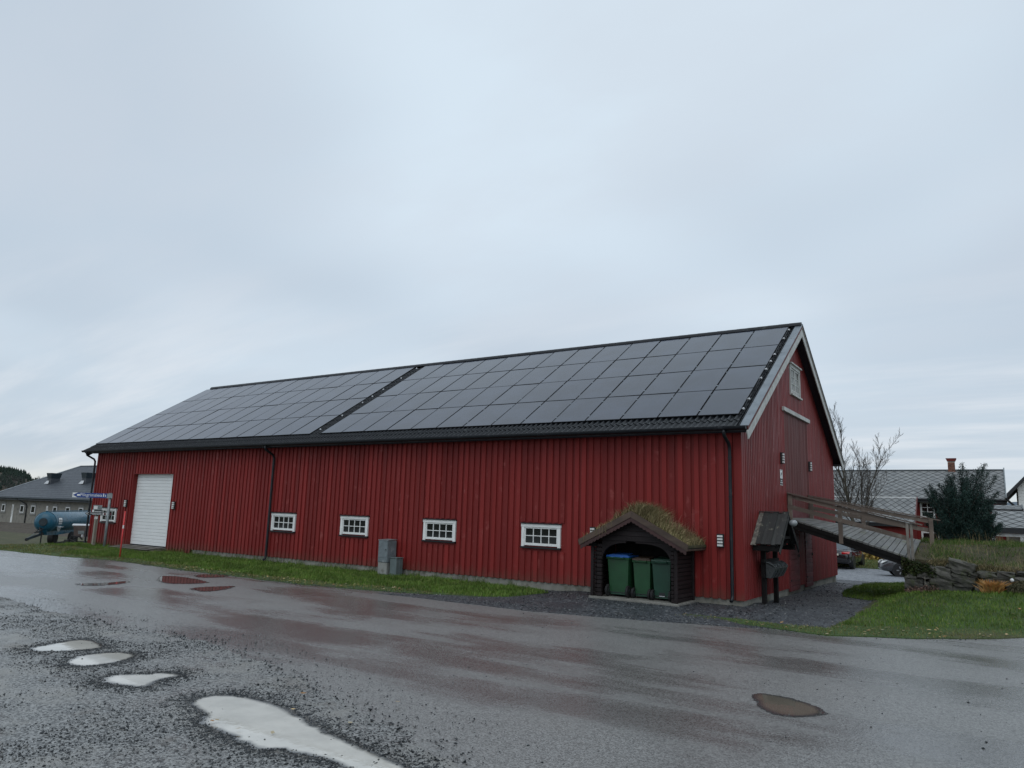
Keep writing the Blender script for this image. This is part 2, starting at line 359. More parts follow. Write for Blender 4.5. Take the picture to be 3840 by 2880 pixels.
# ------------------------------------------------------------------ mesh helpers
def me_of(bm, name='mesh', smooth=False):
    bmesh.ops.recalc_face_normals(bm, faces=bm.faces[:])
    me = bpy.data.meshes.new(name); bm.to_mesh(me); bm.free()
    if smooth:
        for p in me.polygons: p.use_smooth = True
    return me
def put(name, me, m=None, parent=None, kind=None, smooth=False, world=True):
    """link one mesh object; children built in world coordinates undo the parent's place"""
    if isinstance(me, bmesh.types.BMesh): me = me_of(me, name, smooth)
    if m and not me.materials:
        me.materials.append(MATS[m])
    o = bpy.data.objects.new(name, me); COL.objects.link(o)
    if parent is not None:
        o.parent = parent
        if world and parent.parent is None: o.matrix_parent_inverse = parent.matrix_basis.inverted()
    if kind: o['kind'] = kind
    return o
def thing(name, label, cat, loc=(0, 0, 0), rz=0., group=None):
    o = bpy.data.objects.new(name, None); COL.objects.link(o); o.location = loc; o.rotation_euler = (0, 0, rz)
    o.empty_display_size = .1; o['label'] = label; o['category'] = cat
    if group: o['group'] = group
    o.matrix_basis = Matrix.LocRotScale(V(loc), Matrix.Rotation(rz, 3, 'Z').to_quaternion(), None)
    return o
def tag(o, label, cat, group=None):
    o['label'] = label; o['category'] = cat
    if group: o['group'] = group
    return o
def struct(name, me, m):
    o = put(name, me, m); o['kind'] = 'structure'; return o
def stuff(name, me, m, label, cat, parent=None):
    o = put(name, me, m, parent); o['kind'] = 'stuff'
    if parent is None: o['label'] = label; o['category'] = cat
    return o
def B(): return bmesh.new()
def hexa(bm, p):
    v = [bm.verts.new(q) for q in p]
    for f in ((0, 3, 2, 1), (4, 5, 6, 7), (0, 1, 5, 4), (1, 2, 6, 5), (2, 3, 7, 6), (3, 0, 4, 7)): bm.faces.new([v[i] for i in f])
    return v
def box(bm, x0, x1, y0, y1, z0, z1):
    hexa(bm, [(x0, y0, z0), (x1, y0, z0), (x1, y1, z0), (x0, y1, z0), (x0, y0, z1), (x1, y0, z1), (x1, y1, z1), (x0, y1, z1)]); return bm
def bx(*a): return box(B(), *a)
def beam(bm, a, b, wid, hgt, upv=V((0, 0, 1)), off=(0, 0)):
    """box along a->b; wid sideways, hgt along upv"""
    a, b = V(a), V(b); d = (b - a).normalized(); s = d.cross(upv).normalized(); u = s.cross(d).normalized()
    o = s * off[0] + u * off[1]
    q = []
    for e in (a, b):
        for i, j in ((-1, -1), (1, -1), (1, 1), (-1, 1)): q.append(e + o + s * (wid / 2 * i) + u * (hgt / 2 * j))
    hexa(bm, q); return bm
def tube(bm, pts, rad, n=8, cap=True):
    pts = [V(p) for p in pts]
    if isinstance(rad, (int, float)): rad = [rad] * len(pts)
    rings = []; prev = None
    for i, p in enumerate(pts):
        d = (pts[min(i + 1, len(pts) - 1)] - pts[max(i - 1, 0)]).normalized()
        ref = V((0, 0, 1)) if abs(d.z) < .9 else V((1, 0, 0))
        s = d.cross(ref).normalized() if prev is None else (prev - d * prev.dot(d)).normalized()
        prev = s; u = d.cross(s)
        rings.append([bm.verts.new(p + (s * math.cos(2 * math.pi * k / n) + u * math.sin(2 * math.pi * k / n)) * rad[i]) for k in range(n)])
    for a, b in zip(rings, rings[1:]):
        for k in range(n): bm.faces.new((a[k], a[(k + 1) % n], b[(k + 1) % n], b[k]))
    if cap:
        bm.faces.new(rings[0][::-1]); bm.faces.new(rings[-1])
    return bm
def prism(bm, poly, d):
    """closed polygon (3D points) extruded by vector d"""
    a = [bm.verts.new(p) for p in poly]; b = [bm.verts.new(V(p) + V(d)) for p in poly]; n = len(poly)
    bm.faces.new(a[::-1]); bm.faces.new(b)
    for i in range(n): bm.faces.new((a[i], a[(i + 1) % n], b[(i + 1) % n], b[i]))
    return bm
def ball(bm, c, r, seg=12, sq=(1, 1, 1)):
    M = Matrix.Translation(V(c)) @ Matrix.Diagonal((*sq, 1)); bmesh.ops.create_uvsphere(bm, u_segments=seg, v_segments=max(6, seg // 2 + 2), radius=r, matrix=M); return bm
def bev(bm, w=.01, seg=1):
    bmesh.ops.recalc_face_normals(bm, faces=bm.faces[:])
    bmesh.ops.bevel(bm, geom=bm.edges[:], offset=w, segments=seg, affect='EDGES', profile=.7); return bm
def lathe_x(bm, prof, n=20, c=(0, 0, 0)):
    """profile [(x, r)] turned round the x axis"""
    rings = []
    for x, r in prof:
        rings.append([bm.verts.new((c[0] + x, c[1] + r * math.cos(2 * math.pi * k / n), c[2] + r * math.sin(2 * math.pi * k / n))) for k in range(n)])
    for a, b in zip(rings, rings[1:]):
        for k in range(n): bm.faces.new((a[k], a[(k + 1) % n], b[(k + 1) % n], b[k]))
    bm.faces.new(rings[0][::-1]); bm.faces.new(rings[-1]); return bm
def raw(name, co, faces):
    me = bpy.data.meshes.new(name); me.from_pydata([tuple(c) for c in co], [], faces); me.update(); return me
def np_mesh(name, co, tri):
    me = bpy.data.meshes.new(name); nv, nf = len(co), len(tri); k = tri.shape[1]
    me.vertices.add(nv); me.vertices.foreach_set('co', np.ascontiguousarray(co, dtype=np.float32).ravel())
    me.loops.add(nf * k); me.loops.foreach_set('vertex_index', np.ascontiguousarray(tri, dtype=np.int32).ravel())
    me.polygons.add(nf); me.polygons.foreach_set('loop_start', np.arange(0, nf * k, k, dtype=np.int32)); me.polygons.foreach_set('loop_total', np.full(nf, k, dtype=np.int32))
    me.update(calc_edges=True); return me
def blades(name, base, h, wid, lean=.35, dirv=None):
    """grass blades: bent triangles, base (n,3), h (n,), one quad + one triangle each given as 3 tris"""
    n = len(base); a = rng.uniform(0, 2 * np.pi, n)
    s = np.stack([np.cos(a), np.sin(a), np.zeros(n)], 1)
    b = rng.uniform(0, 2 * np.pi, n); l = np.stack([np.cos(b), np.sin(b), np.zeros(n)], 1) * (rng.uniform(0, 1, n) * lean)[:, None]
    if dirv is not None: l = l + np.asarray(dirv)[None, :] * rng.uniform(.3, 1, n)[:, None]
    hh = h[:, None]; w2 = (np.asarray(wid) * np.ones(n))[:, None] / 2; z = np.array([[0, 0, 1.]])
    p0 = base - s * w2; p1 = base + s * w2
    mid = base + (z * .6 + l * .4) * hh; p2 = mid + s * w2 * .7; p3 = mid - s * w2 * .7
    p4 = base + (z * .92 + l * 1.15) * hh
    co = np.stack([p0, p1, p2, p3, p4], 1).reshape(-1, 3)
    i = np.arange(n)[:, None] * 5
    tri = np.concatenate([i + [0, 1, 2], i + [0, 2, 3], i + [3, 2, 4]], 1).reshape(-1, 3)
    return np_mesh(name, co, tri)
def leafs(name, c, size, flat=False, asp=.55, up_bias=0.):
    """small leaf quads (two triangles folded on the midrib) at c (n,3)"""
    n = len(c); d = rng.normal(size=(n, 3)); d[:, 2] += up_bias
    if flat: d[:, 2] *= .12
    d /= np.linalg.norm(d, axis=1)[:, None]
    q = rng.normal(size=(n, 3)); 
    if flat: q[:, 2] *= .12
    s = np.cross(d, q); s /= np.linalg.norm(s, axis=1)[:, None] + 1e-9
    if flat:
        s = np.stack([-d[:, 1], d[:, 0], rng.normal(size=n) * .1], 1)
    L = (np.asarray(size) * np.ones(n))[:, None]
    co = np.stack([c - d * L / 2, c + s * L * asp / 2 + d * L * .05, c + d * L / 2, c - s * L * asp / 2 + d * L * .05], 1).reshape(-1, 3)
    i = np.arange(n)[:, None] * 4
    return np_mesh(name, co, np.concatenate([i + [0, 1, 2], i + [0, 2, 3]], 1).reshape(-1, 3))
def inpoly(P, poly):
    x, y = P[:, 0], P[:, 1]; c = np.zeros(len(P), bool); n = len(poly)
    for i in range(n):
        x0, y0 = poly[i][0], poly[i][1]; x1, y1 = poly[i - 1][0], poly[i - 1][1]
        with np.errstate(divide='ignore', invalid='ignore'):
            c ^= ((y0 > y) != (y1 > y)) & (x < (x1 - x0) * (y - y0) / (y1 - y0 + 1e-12) + x0)
    return c
def scatter(poly, n):
    xs = [p[0] for p in poly]; ys = [p[1] for p in poly]
    P = np.stack([rng.uniform(min(xs), max(xs), n), rng.uniform(min(ys), max(ys), n)], 1)
    return P[inpoly(P, poly)]
def on_ground(P, dz=0.): return np.array([(x, y, zt(x, y) + dz) for x, y in P])
def ragged(poly, step=.35, amp=.06, seed=0.):
    out = []
    for a, b in zip(poly, poly[1:] + poly[:1]):
        a, b = V(a[:2]), V(b[:2]); n = max(1, int((b - a).length / step)); n = min(n, 120); d = (b - a).normalized() if (b - a).length > 0 else V((1, 0)); nn = V((-d.y, d.x))
        for i in range(n):
            p = a.lerp(b, i / n); k = amp * (mnoise.noise((p.x * 1.7 + seed, p.y * 1.7, .3)) + .6 * mnoise.noise((p.x * 6 + seed, p.y * 6, .9)))
            out.append(p + nn * k)
    return out
def sheet(name, poly, m, dz, xr=None, yr=None):
    """flat polygon cut on the metre grid and laid on the terrain, dz above it"""
    bm = B(); bm.faces.new([bm.verts.new((p[0], p[1], 0)) for p in poly])
    xs = [p[0] for p in poly]; ys = [p[1] for p in poly]
    def lines(a, b): return [v for v in range(math.ceil(a), math.floor(b) + 1) if -48 <= v <= 40]
    for x in lines(min(xs), max(xs)): bmesh.ops.bisect_plane(bm, geom=bm.verts[:] + bm.edges[:] + bm.faces[:], plane_co=(x, 0, 0), plane_no=(1, 0, 0))
    for y in lines(min(ys), max(ys)): bmesh.ops.bisect_plane(bm, geom=bm.verts[:] + bm.edges[:] + bm.faces[:], plane_co=(0, y, 0), plane_no=(0, 1, 0))
    for v in bm.verts: v.co.z = zt(v.co.x, v.co.y) + dz
    rim_ = [e for e in bm.edges if len(e.link_faces) == 1]           # turned-down edge, so no gap shows under the sheet
    ex = bmesh.ops.extrude_edge_only(bm, edges=rim_)
    for v in ex['geom']:
        if isinstance(v, bmesh.types.BMVert): v.co.z -= .035
    bmesh.ops.triangulate(bm, faces=bm.faces[:])
    for f in bm.faces:
        f.normal_update()
        if f.normal.z < -.01: f.normal_flip()
    me = bpy.data.meshes.new(name); bm.to_mesh(me); bm.free()
    return struct(name, me, m)
def text_mesh(s, size, depth=.004):
    c = bpy.data.curves.new('lettering', 'FONT'); c.body = s; c.size = size; c.extrude = depth; c.align_x = 'LEFT'; c.resolution_u = 3
    o = bpy.data.objects.new('lettering', c); COL.objects.link(o)
    dg = bpy.context.evaluated_depsgraph_get(); me = bpy.data.meshes.new_from_object(o.evaluated_get(dg))
    bpy.data.objects.remove(o); return me

# ================================================================== GROUND
def axis(lo, hi, step):
    a = list(np.arange(lo, hi + .01, step)); d = step; x = lo; l = []
    while x > -6000: d *= 1.5; x -= d; l.append(x)
    d = step; x = hi; r = []
    while x < 6000: d *= 1.5; x += d; r.append(x)
    return l[::-1] + a + r
gxs, gys = axis(-48, 40, 1.), axis(-24, 40, 1.)
co = [(x, y, zt(x, y) - .012) for y in gys for x in gxs]; nx_ = len(gxs)
fc = [(j * nx_ + i, j * nx_ + i + 1, (j + 1) * nx_ + i + 1, (j + 1) * nx_ + i) for j in range(len(gys) - 1) for i in range(nx_ - 1)]
struct('ground', raw('ground', co, fc), 'field')

edge_px = [(0, 2060), (250, 2086), (446, 2100), (720, 2139), (848, 2153), (1153, 2190), (1492, 2218), (1700, 2243), (2000, 2278), (2400, 2312), (2800, 2343), (3100, 2376), (3435, 2389), (3840, 2397)]
edge = [gz(x, y, -.2) for x, y in edge_px]
far_l = V((-46, -4.2, 0)); far_l2 = V((-90, 1.0, 0))
road_poly = [V((60, -60, 0)), V((60, 9, 0))] + [V((14, 2.4, 0))] + edge[::-1] + [far_l, far_l2, V((-110, -60, 0))]
road_poly = ragged(road_poly, .45, .10)
sheet('road', road_poly, 'asphalt_wet', 0.0)

# grass verge along the long wall
vi = [e for e in edge[:9]]
OUT = V((-.05, -.22, 0))
verge_poly = ragged([V((-35, -3.6, 0))] + [V((e.x, e.y - .22, 0)) for e in vi[:7]] + [gz(1762, 2238, -.2), gz(1906, 2240, -.2), gz(2060, 2227, -.2), V((-6.1, .12, 0)), V((-30.0, .12, 0)), V((-31.2, .2, 0)), V((-32, -1.0, 0)), V((-34, -2.2, 0))], .3, .09, 3.)
sheet('grass_verge', verge_poly, 'lawn_soil', .012)
# gravel round the barn corner, the path beside the gable and the yard behind
yard = [gt(3140, 2150), gt(3140, 2126), gt(3250, 2124), gt(3365, 2124), gt(3480, 2124)]
apron = [gz(1420, 2226, -.2), gz(1700, 2258, -.2), gz(2000, 2294, -.2), gz(2400, 2326, -.2), gz(2800, 2354, -.2), gz(3050, 2362, -.2), V((2.2, -1.75, 0)), V((2.3, .3, 0)), V((2.42, 3.4, 0)), V((2.2, 4.6, 0)), V((1.25, 5.3, 0)), V((.92, 7.4, 0)), V((1.0, 12., 0)), V((2.0, 14.9, 0)), V((9, 15.5, 0)), V((9, 26, 0)), V((-2, 25.5, 0)), V((-14, 25, 0)), V((-14, 11.6, 0)), V((-.02, 11.6, 0)), V((-.02, -.02, 0)), V((-6.4, -.02, 0)), gz(2070, 2225, -.2), gz(1900, 2236, -.2), gz(1760, 2234, -.2)]
sheet('gravel_path', ragged(apron, .3, .07, 5.), 'gravel_grey', .008)
back = [V((-.1, 13.2, 0)), V((1.1, 13.2, 0)), V((2.2, 15.2, 0)), V((9, 15.8, 0)), V((9, 25.7, 0)), V((-13.8, 24.7, 0)), V((-13.8, 13.2, 0))]
sheet('gravel_yard', ragged(back, .4, .12, 8.), 'gravel_drive', .014)
# lawn to the right
lawn = [V((2.2, -1.75, 0)), V((1.2, -1.95, 0)), V((-.6, -2.15, 0)), V((-.8, -2.4, 0)), gz(3100, 2384, -.2), gz(3435, 2396, -.2), gz(3840, 2403, -.2), V((14, 2.2, 0)), V((14, 9, 0)), V((9, 15.5, 0)), V((2.0, 14.9, 0)), V((1.0, 12., 0)), V((.92, 7.4, 0)), V((1.25, 5.3, 0)), V((2.2, 4.6, 0)), V((2.42, 3.4, 0)), V((2.3, .3, 0))]
lawn_r = ragged(lawn, .25, .06, 9.)
sheet('lawn', lawn_r, 'lawn_soil', .016)
# muddy gravel lay-by in the near left corner
layby = [gz(-500, 2190, -.2), gz(0, 2238, -.2), gz(180, 2285, -.2), gz(420, 2352, -.2), gz(760, 2402, -.2), gz(1000, 2490, -.2), gz(1210, 2590, -.2), gz(1480, 2730, -.2), gz(1690, 2868, -.2), gz(1760, 3000, -.2), gz(1700, 3400, -.2), gz(-1500, 3400, -.2), gz(-1500, 2300, -.2)]
layby_r = ragged(layby, .12, .16, 13.)
sheet('gravel_layby', layby_r, 'gravel_wet', .006)

# puddles: one level sheet of water each
def puddle(pts, label, m, dz=.012, cr=None, amp=.03, silt=.10):
    P = [gz(*(cr(*p) if cr else p), -.2) for p in pts]
    c = sum(P, V((0, 0, 0))) / len(P)
    # smooth outline by Catmull-Rom, then rag it
    out = []
    n = len(P)
    for i in range(n):
        p0, p1, p2, p3 = P[i - 1], P[i], P[(i + 1) % n], P[(i + 2) % n]
        for k in range(16):
            t = k / 16; q = .5 * ((2 * p1) + (p2 - p0) * t + (2 * p0 - 5 * p1 + 4 * p2 - p3) * t * t + (3 * p1 - p0 - 3 * p2 + p3) * t ** 3)
            j = amp * (mnoise.noise((q.x * 5, q.y * 5, 2.)) + .8 * mnoise.noise((q.x * 17, q.y * 17, 5.)) + .9 * mnoise.noise((q.x * 55, q.y * 55, 8.)))
            q = q + (q - c).normalized() * j; out.append((q.x, q.y))
    oa = np.array(out); step = max(.05, min(np.ptp(oa[:, 0]), np.ptp(oa[:, 1])) / 9)
    gxx, gyy = np.meshgrid(np.arange(oa[:, 0].min(), oa[:, 0].max(), step), np.arange(oa[:, 1].min(), oa[:, 1].max(), step))
    gp_ = np.stack([gxx.ravel(), gyy.ravel()], 1); gp_ = gp_[inpoly(gp_, out)]
    if len(gp_):
        dmin = np.sqrt(np.min(((gp_[:, None] - oa[None]) ** 2).sum(-1), 1)); gp_ = gp_[dmin > .025]
    n0 = len(out); res = delaunay_2d_cdt([V(p) for p in out] + [V(p) for p in gp_], [(i, (i + 1) % n0) for i in range(n0)], [], 1, 1e-6)
    vs_ = np.array([(v.x, v.y) for v in res[0]]); fs_ = [list(f) for f in res[2]]
    fs_ = [f if (vs_[f[1]][0] - vs_[f[0]][0]) * (vs_[f[2]][1] - vs_[f[0]][1]) - (vs_[f[1]][1] - vs_[f[0]][1]) * (vs_[f[2]][0] - vs_[f[0]][0]) > 0 else f[::-1] for f in fs_]
    me = raw('puddle', [(x, y, -.2 + dz) for x, y in vs_], fs_)
    de_ = np.sqrt(np.min(((vs_[:, None] - oa[None]) ** 2).sum(-1), 1)); at_ = me.attributes.new('depth', 'FLOAT', 'POINT'); at_.data.foreach_set('value', de_.astype(np.float32))
    o = struct('puddle', me, m); o['label'] = label
    # wet silt shelving away from the water: a ring that dips from the ground to just under the water line
    nO = len(out); ring = []
    for (x, y) in out:
        q = V((x, y)); dv_ = (q - V((c.x, c.y))).normalized(); wd_ = silt * (.55 + .8 * abs(mnoise.noise((x * 3.1, y * 3.1, 11.))) + .5 * mnoise.noise((x * 9, y * 9, 4.)))
        ring.append(q + dv_ * max(.015, wd_))
    co_ = [(x - 0, y, -.2 + dz - .0012) for x, y in out] + [(q.x, q.y, -.2 + dz - .0022) for q in ring]
    sm_ = put('silt_margin', raw('silt_margin', co_, [(i, (i + 1) % nO, nO + (i + 1) % nO, nO + i) for i in range(nO)]), 'silt' if m == 'puddle_mud' else 'wet_film', o)
    return out
pud = []
pud.append(puddle([(165, 565), (270, 543), (430, 519), (500, 521), (578, 553), (540, 568), (400, 578), (205, 582)], 'upper left of the pale puddles in the gravel', 'puddle_mud', dz=.0095, cr=cG))
pud.append(puddle([(375, 640), (430, 610), (560, 590), (680, 587), (755, 605), (700, 630), (600, 650), (480, 663), (395, 660)], 'second pale puddle in the gravel below the first', 'puddle_mud', dz=.0095, cr=cG))
pud.append(puddle([(545, 745), (640, 712), (800, 705), (940, 700), (1010, 712), (900, 738), (800, 778), (700, 775), (590, 765)], 'shallow third puddle above the large one', 'puddle_mud', dz=.0095, cr=cG, amp=.07))
pud.append(puddle([(1050, 868), (1130, 835), (1230, 822), (1370, 840), (1500, 870), (1660, 945), (1760, 1005), (1900, 1070), (2080, 1150), (2260, 1235), (2420, 1330), (2200, 1330), (1960, 1250), (1780, 1175), (1600, 1140), (1440, 1125), (1330, 1095), (1280, 1055), (1180, 1015), (1100, 975), (1120, 930)], 'large milky puddle at the bottom edge', 'puddle_mud', dz=.0095, cr=cG, amp=.055))
pud.append(puddle([(2826, 2606), (2862, 2603), (2915, 2610), (2972, 2622), (3030, 2640), (3075, 2660), (3092, 2676), (3050, 2684), (2985, 2688), (2915, 2680), (2865, 2658), (2838, 2632)], 'brown puddle in the road on the right', 'puddle_tan', dz=.006, silt=.03))
pud.append(puddle([(895, 165), (1000, 168), (1110, 188), (1135, 200), (1000, 206), (898, 196)], 'road puddle reflecting the barn siding', 'puddle_road', dz=.006, silt=.10, cr=cG))
pud.append(puddle([(1090, 160), (1160, 153), (1255, 160), (1200, 170), (1110, 170)], 'small road puddle by the verge', 'puddle_road', dz=.006, silt=.10, cr=cG))
pud.append(puddle([(1065, 232), (1130, 225), (1200, 222), (1285, 220), (1220, 240), (1130, 247)], 'narrow road puddle below the square one', 'puddle_road', dz=.006, silt=.10, cr=cG))
pud.append(puddle([(440, 206), (520, 203), (600, 200), (690, 192), (700, 200), (600, 212), (480, 215)], 'thin road puddle reflecting the white door', 'puddle_road', dz=.006, silt=.10, cr=cG))

# loose stones
def stones(name, P, size, m, label, cat, zoff=0., parent=None):
    n = len(P)
    d = np.array([[1, 0, 0], [-1, 0, 0], [0, 1, 0], [0, -1, 0], [0, 0, 1], [0, 0, -.6]], float)
    tri0 = np.array([[4, 0, 2], [4, 2, 1], [4, 1, 3], [4, 3, 0], [5, 2, 0], [5, 1, 2], [5, 3, 1], [5, 0, 3]])
    a = rng.uniform(0, 2 * np.pi, n); ca, sa = np.cos(a)[:, None], np.sin(a)[:, None]
    s = size[:, None, None] * rng.uniform(.45, 1.15, (n, 6, 1)); q = d[None] * s * np.array([1, .85, .62])
    q += rng.normal(size=(n, 6, 3)) * size[:, None, None] * .16
    x = q[..., 0] * ca - q[..., 1] * sa; y = q[..., 0] * sa + q[..., 1] * ca
    co = np.stack([x, y, q[..., 2]], -1) + P[:, None, :]; co[..., 2] += (size * .22)[:, None] + zoff
    tri = (np.arange(n)[:, None, None] * 6 + tri0[None]).reshape(-1, 3)
    return stuff(name, np_mesh(name, co.reshape(-1, 3), tri), m, label, cat, parent)
lp = [(p.x, p.y) for p in layby_r]
P = scatter([(p.x, p.y) for p in [gz(-200, 2230, -.2), gz(1900, 2300, -.2), gz(1900, 3050, -.2), gz(-500, 3050, -.2)]], 170000)
ins = inpoly(P, lp)
dens = np.array([mnoise.noise((x * .9, y * .9, 4.)) + .6 * mnoise.noise((x * 2.6, y * 2.6, 7.)) for x, y in P])
keep = ins & (dens + rng.normal(size=len(P)) * .22 > .12)
# around the puddles stones are heaped
def near_poly(P, poly, r):
    q = np.array(poly)[::2]; d = np.min(((P[:, None, :] - q[None]) ** 2).sum(-1), 1); return d < r * r
wet = np.zeros(len(P), bool); rim = np.zeros(len(P), bool)
for o_ in pud[:4]:
    wet |= inpoly(P, o_); rim |= near_poly(P, o_, .3)
keep |= ins & rim & (rng.uniform(size=len(P)) < .7)
keep &= ~(wet & (rng.uniform(size=len(P)) > .012))
out_edge = (~ins) & near_poly(P, [(p.x, p.y) for p in layby_r], .9) & (rng.uniform(size=len(P)) < .10) & ~wet
PP = P[keep | out_edge]
sz = np.clip(rng.lognormal(-4.75, .38, len(PP)), .004, .026)
stones('loose_gravel', np.column_stack([PP, np.full(len(PP), -.194)]), sz, 'stones_dark', 'dark wet gravel heaped round the pale puddles', 'gravel')
P2 = scatter([(e.x, e.y) for e in [gz(1400, 2220, -.2), gz(3900, 2400, -.2), gz(3900, 2900, -.2), gz(1700, 2900, -.2)]], 2600)
P2 = P2[(np.array([mnoise.noise((x * .6, y * .6, 9.)) for x, y in P2]) + rng.normal(size=len(P2)) * .3) > .15]
stones('road_chippings', np.column_stack([P2, np.full(len(P2), -.2)]), np.clip(rng.lognormal(-4.8, .4, len(P2)), .004, .022), 'stones_dark', 'stray stone chips lying on the wet road', 'stones')
P3 = scatter([(p.x, p.y) for p in ragged(apron, .3, .07, 5.)], 70000); P3 = P3[P3[:, 1] < 11]
stones('path_gravel', on_ground(P3, .004), np.clip(rng.lognormal(-4.05, .35, len(P3)), .008, .04), 'stones_dark', 'crushed grey stone of the path round the barn corner', 'gravel')

# gravel heaped round the puddle rims
rimp = []
for o_, dn in zip(pud[:4], (2200, 2200, 2600, 6800)):
    oa = np.array(o_); cen = oa.mean(0)
    for _ in range(dn):
        i_ = random.randrange(len(oa)); p_ = oa[i_]; q_ = oa[(i_ + 1) % len(oa)]; d_ = q_ - p_; n_ = np.array((d_[1], -d_[0])); n_ /= np.linalg.norm(n_) + 1e-9
        if n_ @ (p_ - cen) < 0: n_ = -n_
        low = .5 + .5 * mnoise.noise((p_[0] * 1.6, p_[1] * 1.6, 3.))
        rimp.append(p_ + d_ * random.random() + n_ * (abs(random.gauss(0, .05 + .17 * low)) - abs(random.gauss(0, .028))))
rimp = np.array(rimp)
stones('rim_gravel', np.column_stack([rimp, np.full(len(rimp), -.196)]), np.clip(rng.lognormal(-4.6, .35, len(rimp)), .005, .022), 'stones_dark', 'dark gravel rim round the four pale puddles', 'gravel')
# stones strewn over the seam between road and gravel or grass
seam = []
for a_, b_ in zip(edge[2:], edge[3:]):
    nn_ = int((b_ - a_).length * 110)
    for _ in range(nn_):
        p_ = a_.lerp(b_, random.random()); seam.append((p_.x, p_.y - .12 + random.gauss(0, .17)))
for i_ in range(len(layby_r)):
    p_ = layby_r[i_]
    if -9 < p_.x < 4 and -16 < p_.y < -9:
        for _ in range(9): seam.append((p_.x + random.gauss(0, .16), p_.y + random.gauss(0, .16)))
seam = np.array(seam)
stones('seam_gravel', np.column_stack([seam, np.full(len(seam), -.192)]), np.clip(rng.lognormal(-4.4, .4, len(seam)), .005, .03), 'stones_dark', 'loose chippings along the broken edge of the road', 'gravel')

# grass
def noise2(P, s, o): return np.array([mnoise.noise((x * s, y * s, o)) for x, y in P])
vp = [(p.x, p.y) for p in verge_poly]
G = scatter(vp, 110000); G = G[G[:, 0] > -36]
de = np.min(((G[:, None, :] - np.array([(e.x, e.y) for e in edge])[None]) ** 2).sum(-1), 1)
dist_e = np.full(len(G), 9.)
for a, b in zip(edge, edge[1:]):
    a2, b2 = np.array((a.x, a.y)), np.array((b.x, b.y)); ab = b2 - a2; t = np.clip(((G - a2) @ ab) / (ab @ ab), 0, 1); dist_e = np.minimum(dist_e, np.linalg.norm(G - (a2 + t[:, None] * ab), axis=1))
ed = (dist_e < .45 + .35 * noise2(G, .8, 1.)) | ((G[:, 0] < -24.5 + 2 * noise2(G, .5, 2.)) & (G[:, 1] < -1.6 + .6 * noise2(G, .9, 7.)))
hgt = (.045 + .05 * rng.uniform(size=len(G))) * (1 + .5 * noise2(G, 1.1, 3.))
patchy = noise2(G, 2.3, 12.) + .6 * noise2(G, 6., 5.)
hgt *= np.where(patchy > .35, 1.7, 1.0)
keep = (~ed | (patchy > -.15)) & ((G[:, 0] > -30.6 + .8 * patchy) | (rng.uniform(size=len(G)) < .06)) & ~((G[:, 1] > -.06) & (G[:, 0] > -30.2)) & (~ed | (rng.uniform(size=len(G)) < .45)) & ~((G[:, 0] < -23.6) & (G[:, 0] > -27) & (G[:, 1] > -.75))
stuff('verge_grass', blades('verge_grass', on_ground(G[keep & ~ed], .012), hgt[keep & ~ed], .014, .7), 'grass', 'short green grass of the verge along the barn wall', 'grass')
stuff('verge_edge_grass', blades('verge_edge_grass', on_ground(G[keep & ed], .012), hgt[keep & ed] * .7, .014, 1.0), 'grass_edge', 'thin yellowing grass at the road edge of the verge', 'grass')
WF = np.stack([rng.uniform(-30, -6.5, 2600), -.05 - np.abs(rng.normal(size=2600)) * .07], 1); WF = WF[(noise2(WF, 1.5, 15.) > -.05) & ~((WF[:, 0] < -23.5) & (WF[:, 0] > -27))]
stuff('wall_foot_weeds', blades('wall_foot_weeds', on_ground(WF, .01), rng.uniform(.08, .30, len(WF)) ** 1.1, .009, .6), 'grass_long', 'longer grass and weeds along the foot of the barn wall', 'grass')
lw = [(p.x, p.y) for p in lawn_r]
G = scatter(lw, 150000); G = G[(G[:, 0] < 7.2) & ~((G[:, 1] > 4.35) & (G[:, 0] > 2.8))]
thin = (G[:, 1] < -1.2 + .42 * np.maximum(0, G[:, 0] - 2.2)) | (G[:, 0] < 2.3) & (G[:, 1] < 1)
keep = ~thin | (rng.uniform(size=len(G)) < .6)
hgt = (.04 + .045 * rng.uniform(size=len(G))) * (1 + .4 * noise2(G, 1.3, 6.))
stuff('lawn_grass', blades('lawn_grass', on_ground(G[keep & ~thin], .016), hgt[keep & ~thin], .012, .7), 'grass', 'mown green lawn in front of the stone wall', 'grass')
stuff('lawn_edge_grass', blades('lawn_edge_grass', on_ground(G[keep & thin], .016), hgt[keep & thin] * .6, .012, 1.0), 'grass_edge', 'worn yellow-green grass strip between road and path', 'grass')
# fallen leaves
L1 = G[thin][rng.integers(0, thin.sum(), 70)]
L2 = G[rng.integers(0, len(G), 90)]
LV = scatter(vp, 9000); dd = np.full(len(LV), 9.)
for a, b in zip(edge, edge[1:]):
    a2, b2 = np.array((a.x, a.y)), np.array((b.x, b.y)); ab = b2 - a2; t = np.clip(((LV - a2) @ ab) / (ab @ ab), 0, 1); dd = np.minimum(dd, np.linalg.norm(LV - (a2 + t[:, None] * ab), axis=1))
LV = LV[(dd < .55) & (LV[:, 0] > -19)][:230]
LL = np.concatenate([L1, L2, LV, scatter([(p.x, p.y) for p in [gz(900, 2560, -.2), gz(1600, 2600, -.2), gz(1500, 2860, -.2), gz(500, 2860, -.2)]], 16)])
c = on_ground(LL, .04); c[:, 2] += rng.uniform(-.01, .02, len(c))
stuff('fallen_leaves', leafs('fallen_leaves', c, rng.uniform(.05, .10, len(c)), True, .6), 'leaf_fallen', 'pale fallen leaves scattered on grass edges and road', 'leaves')

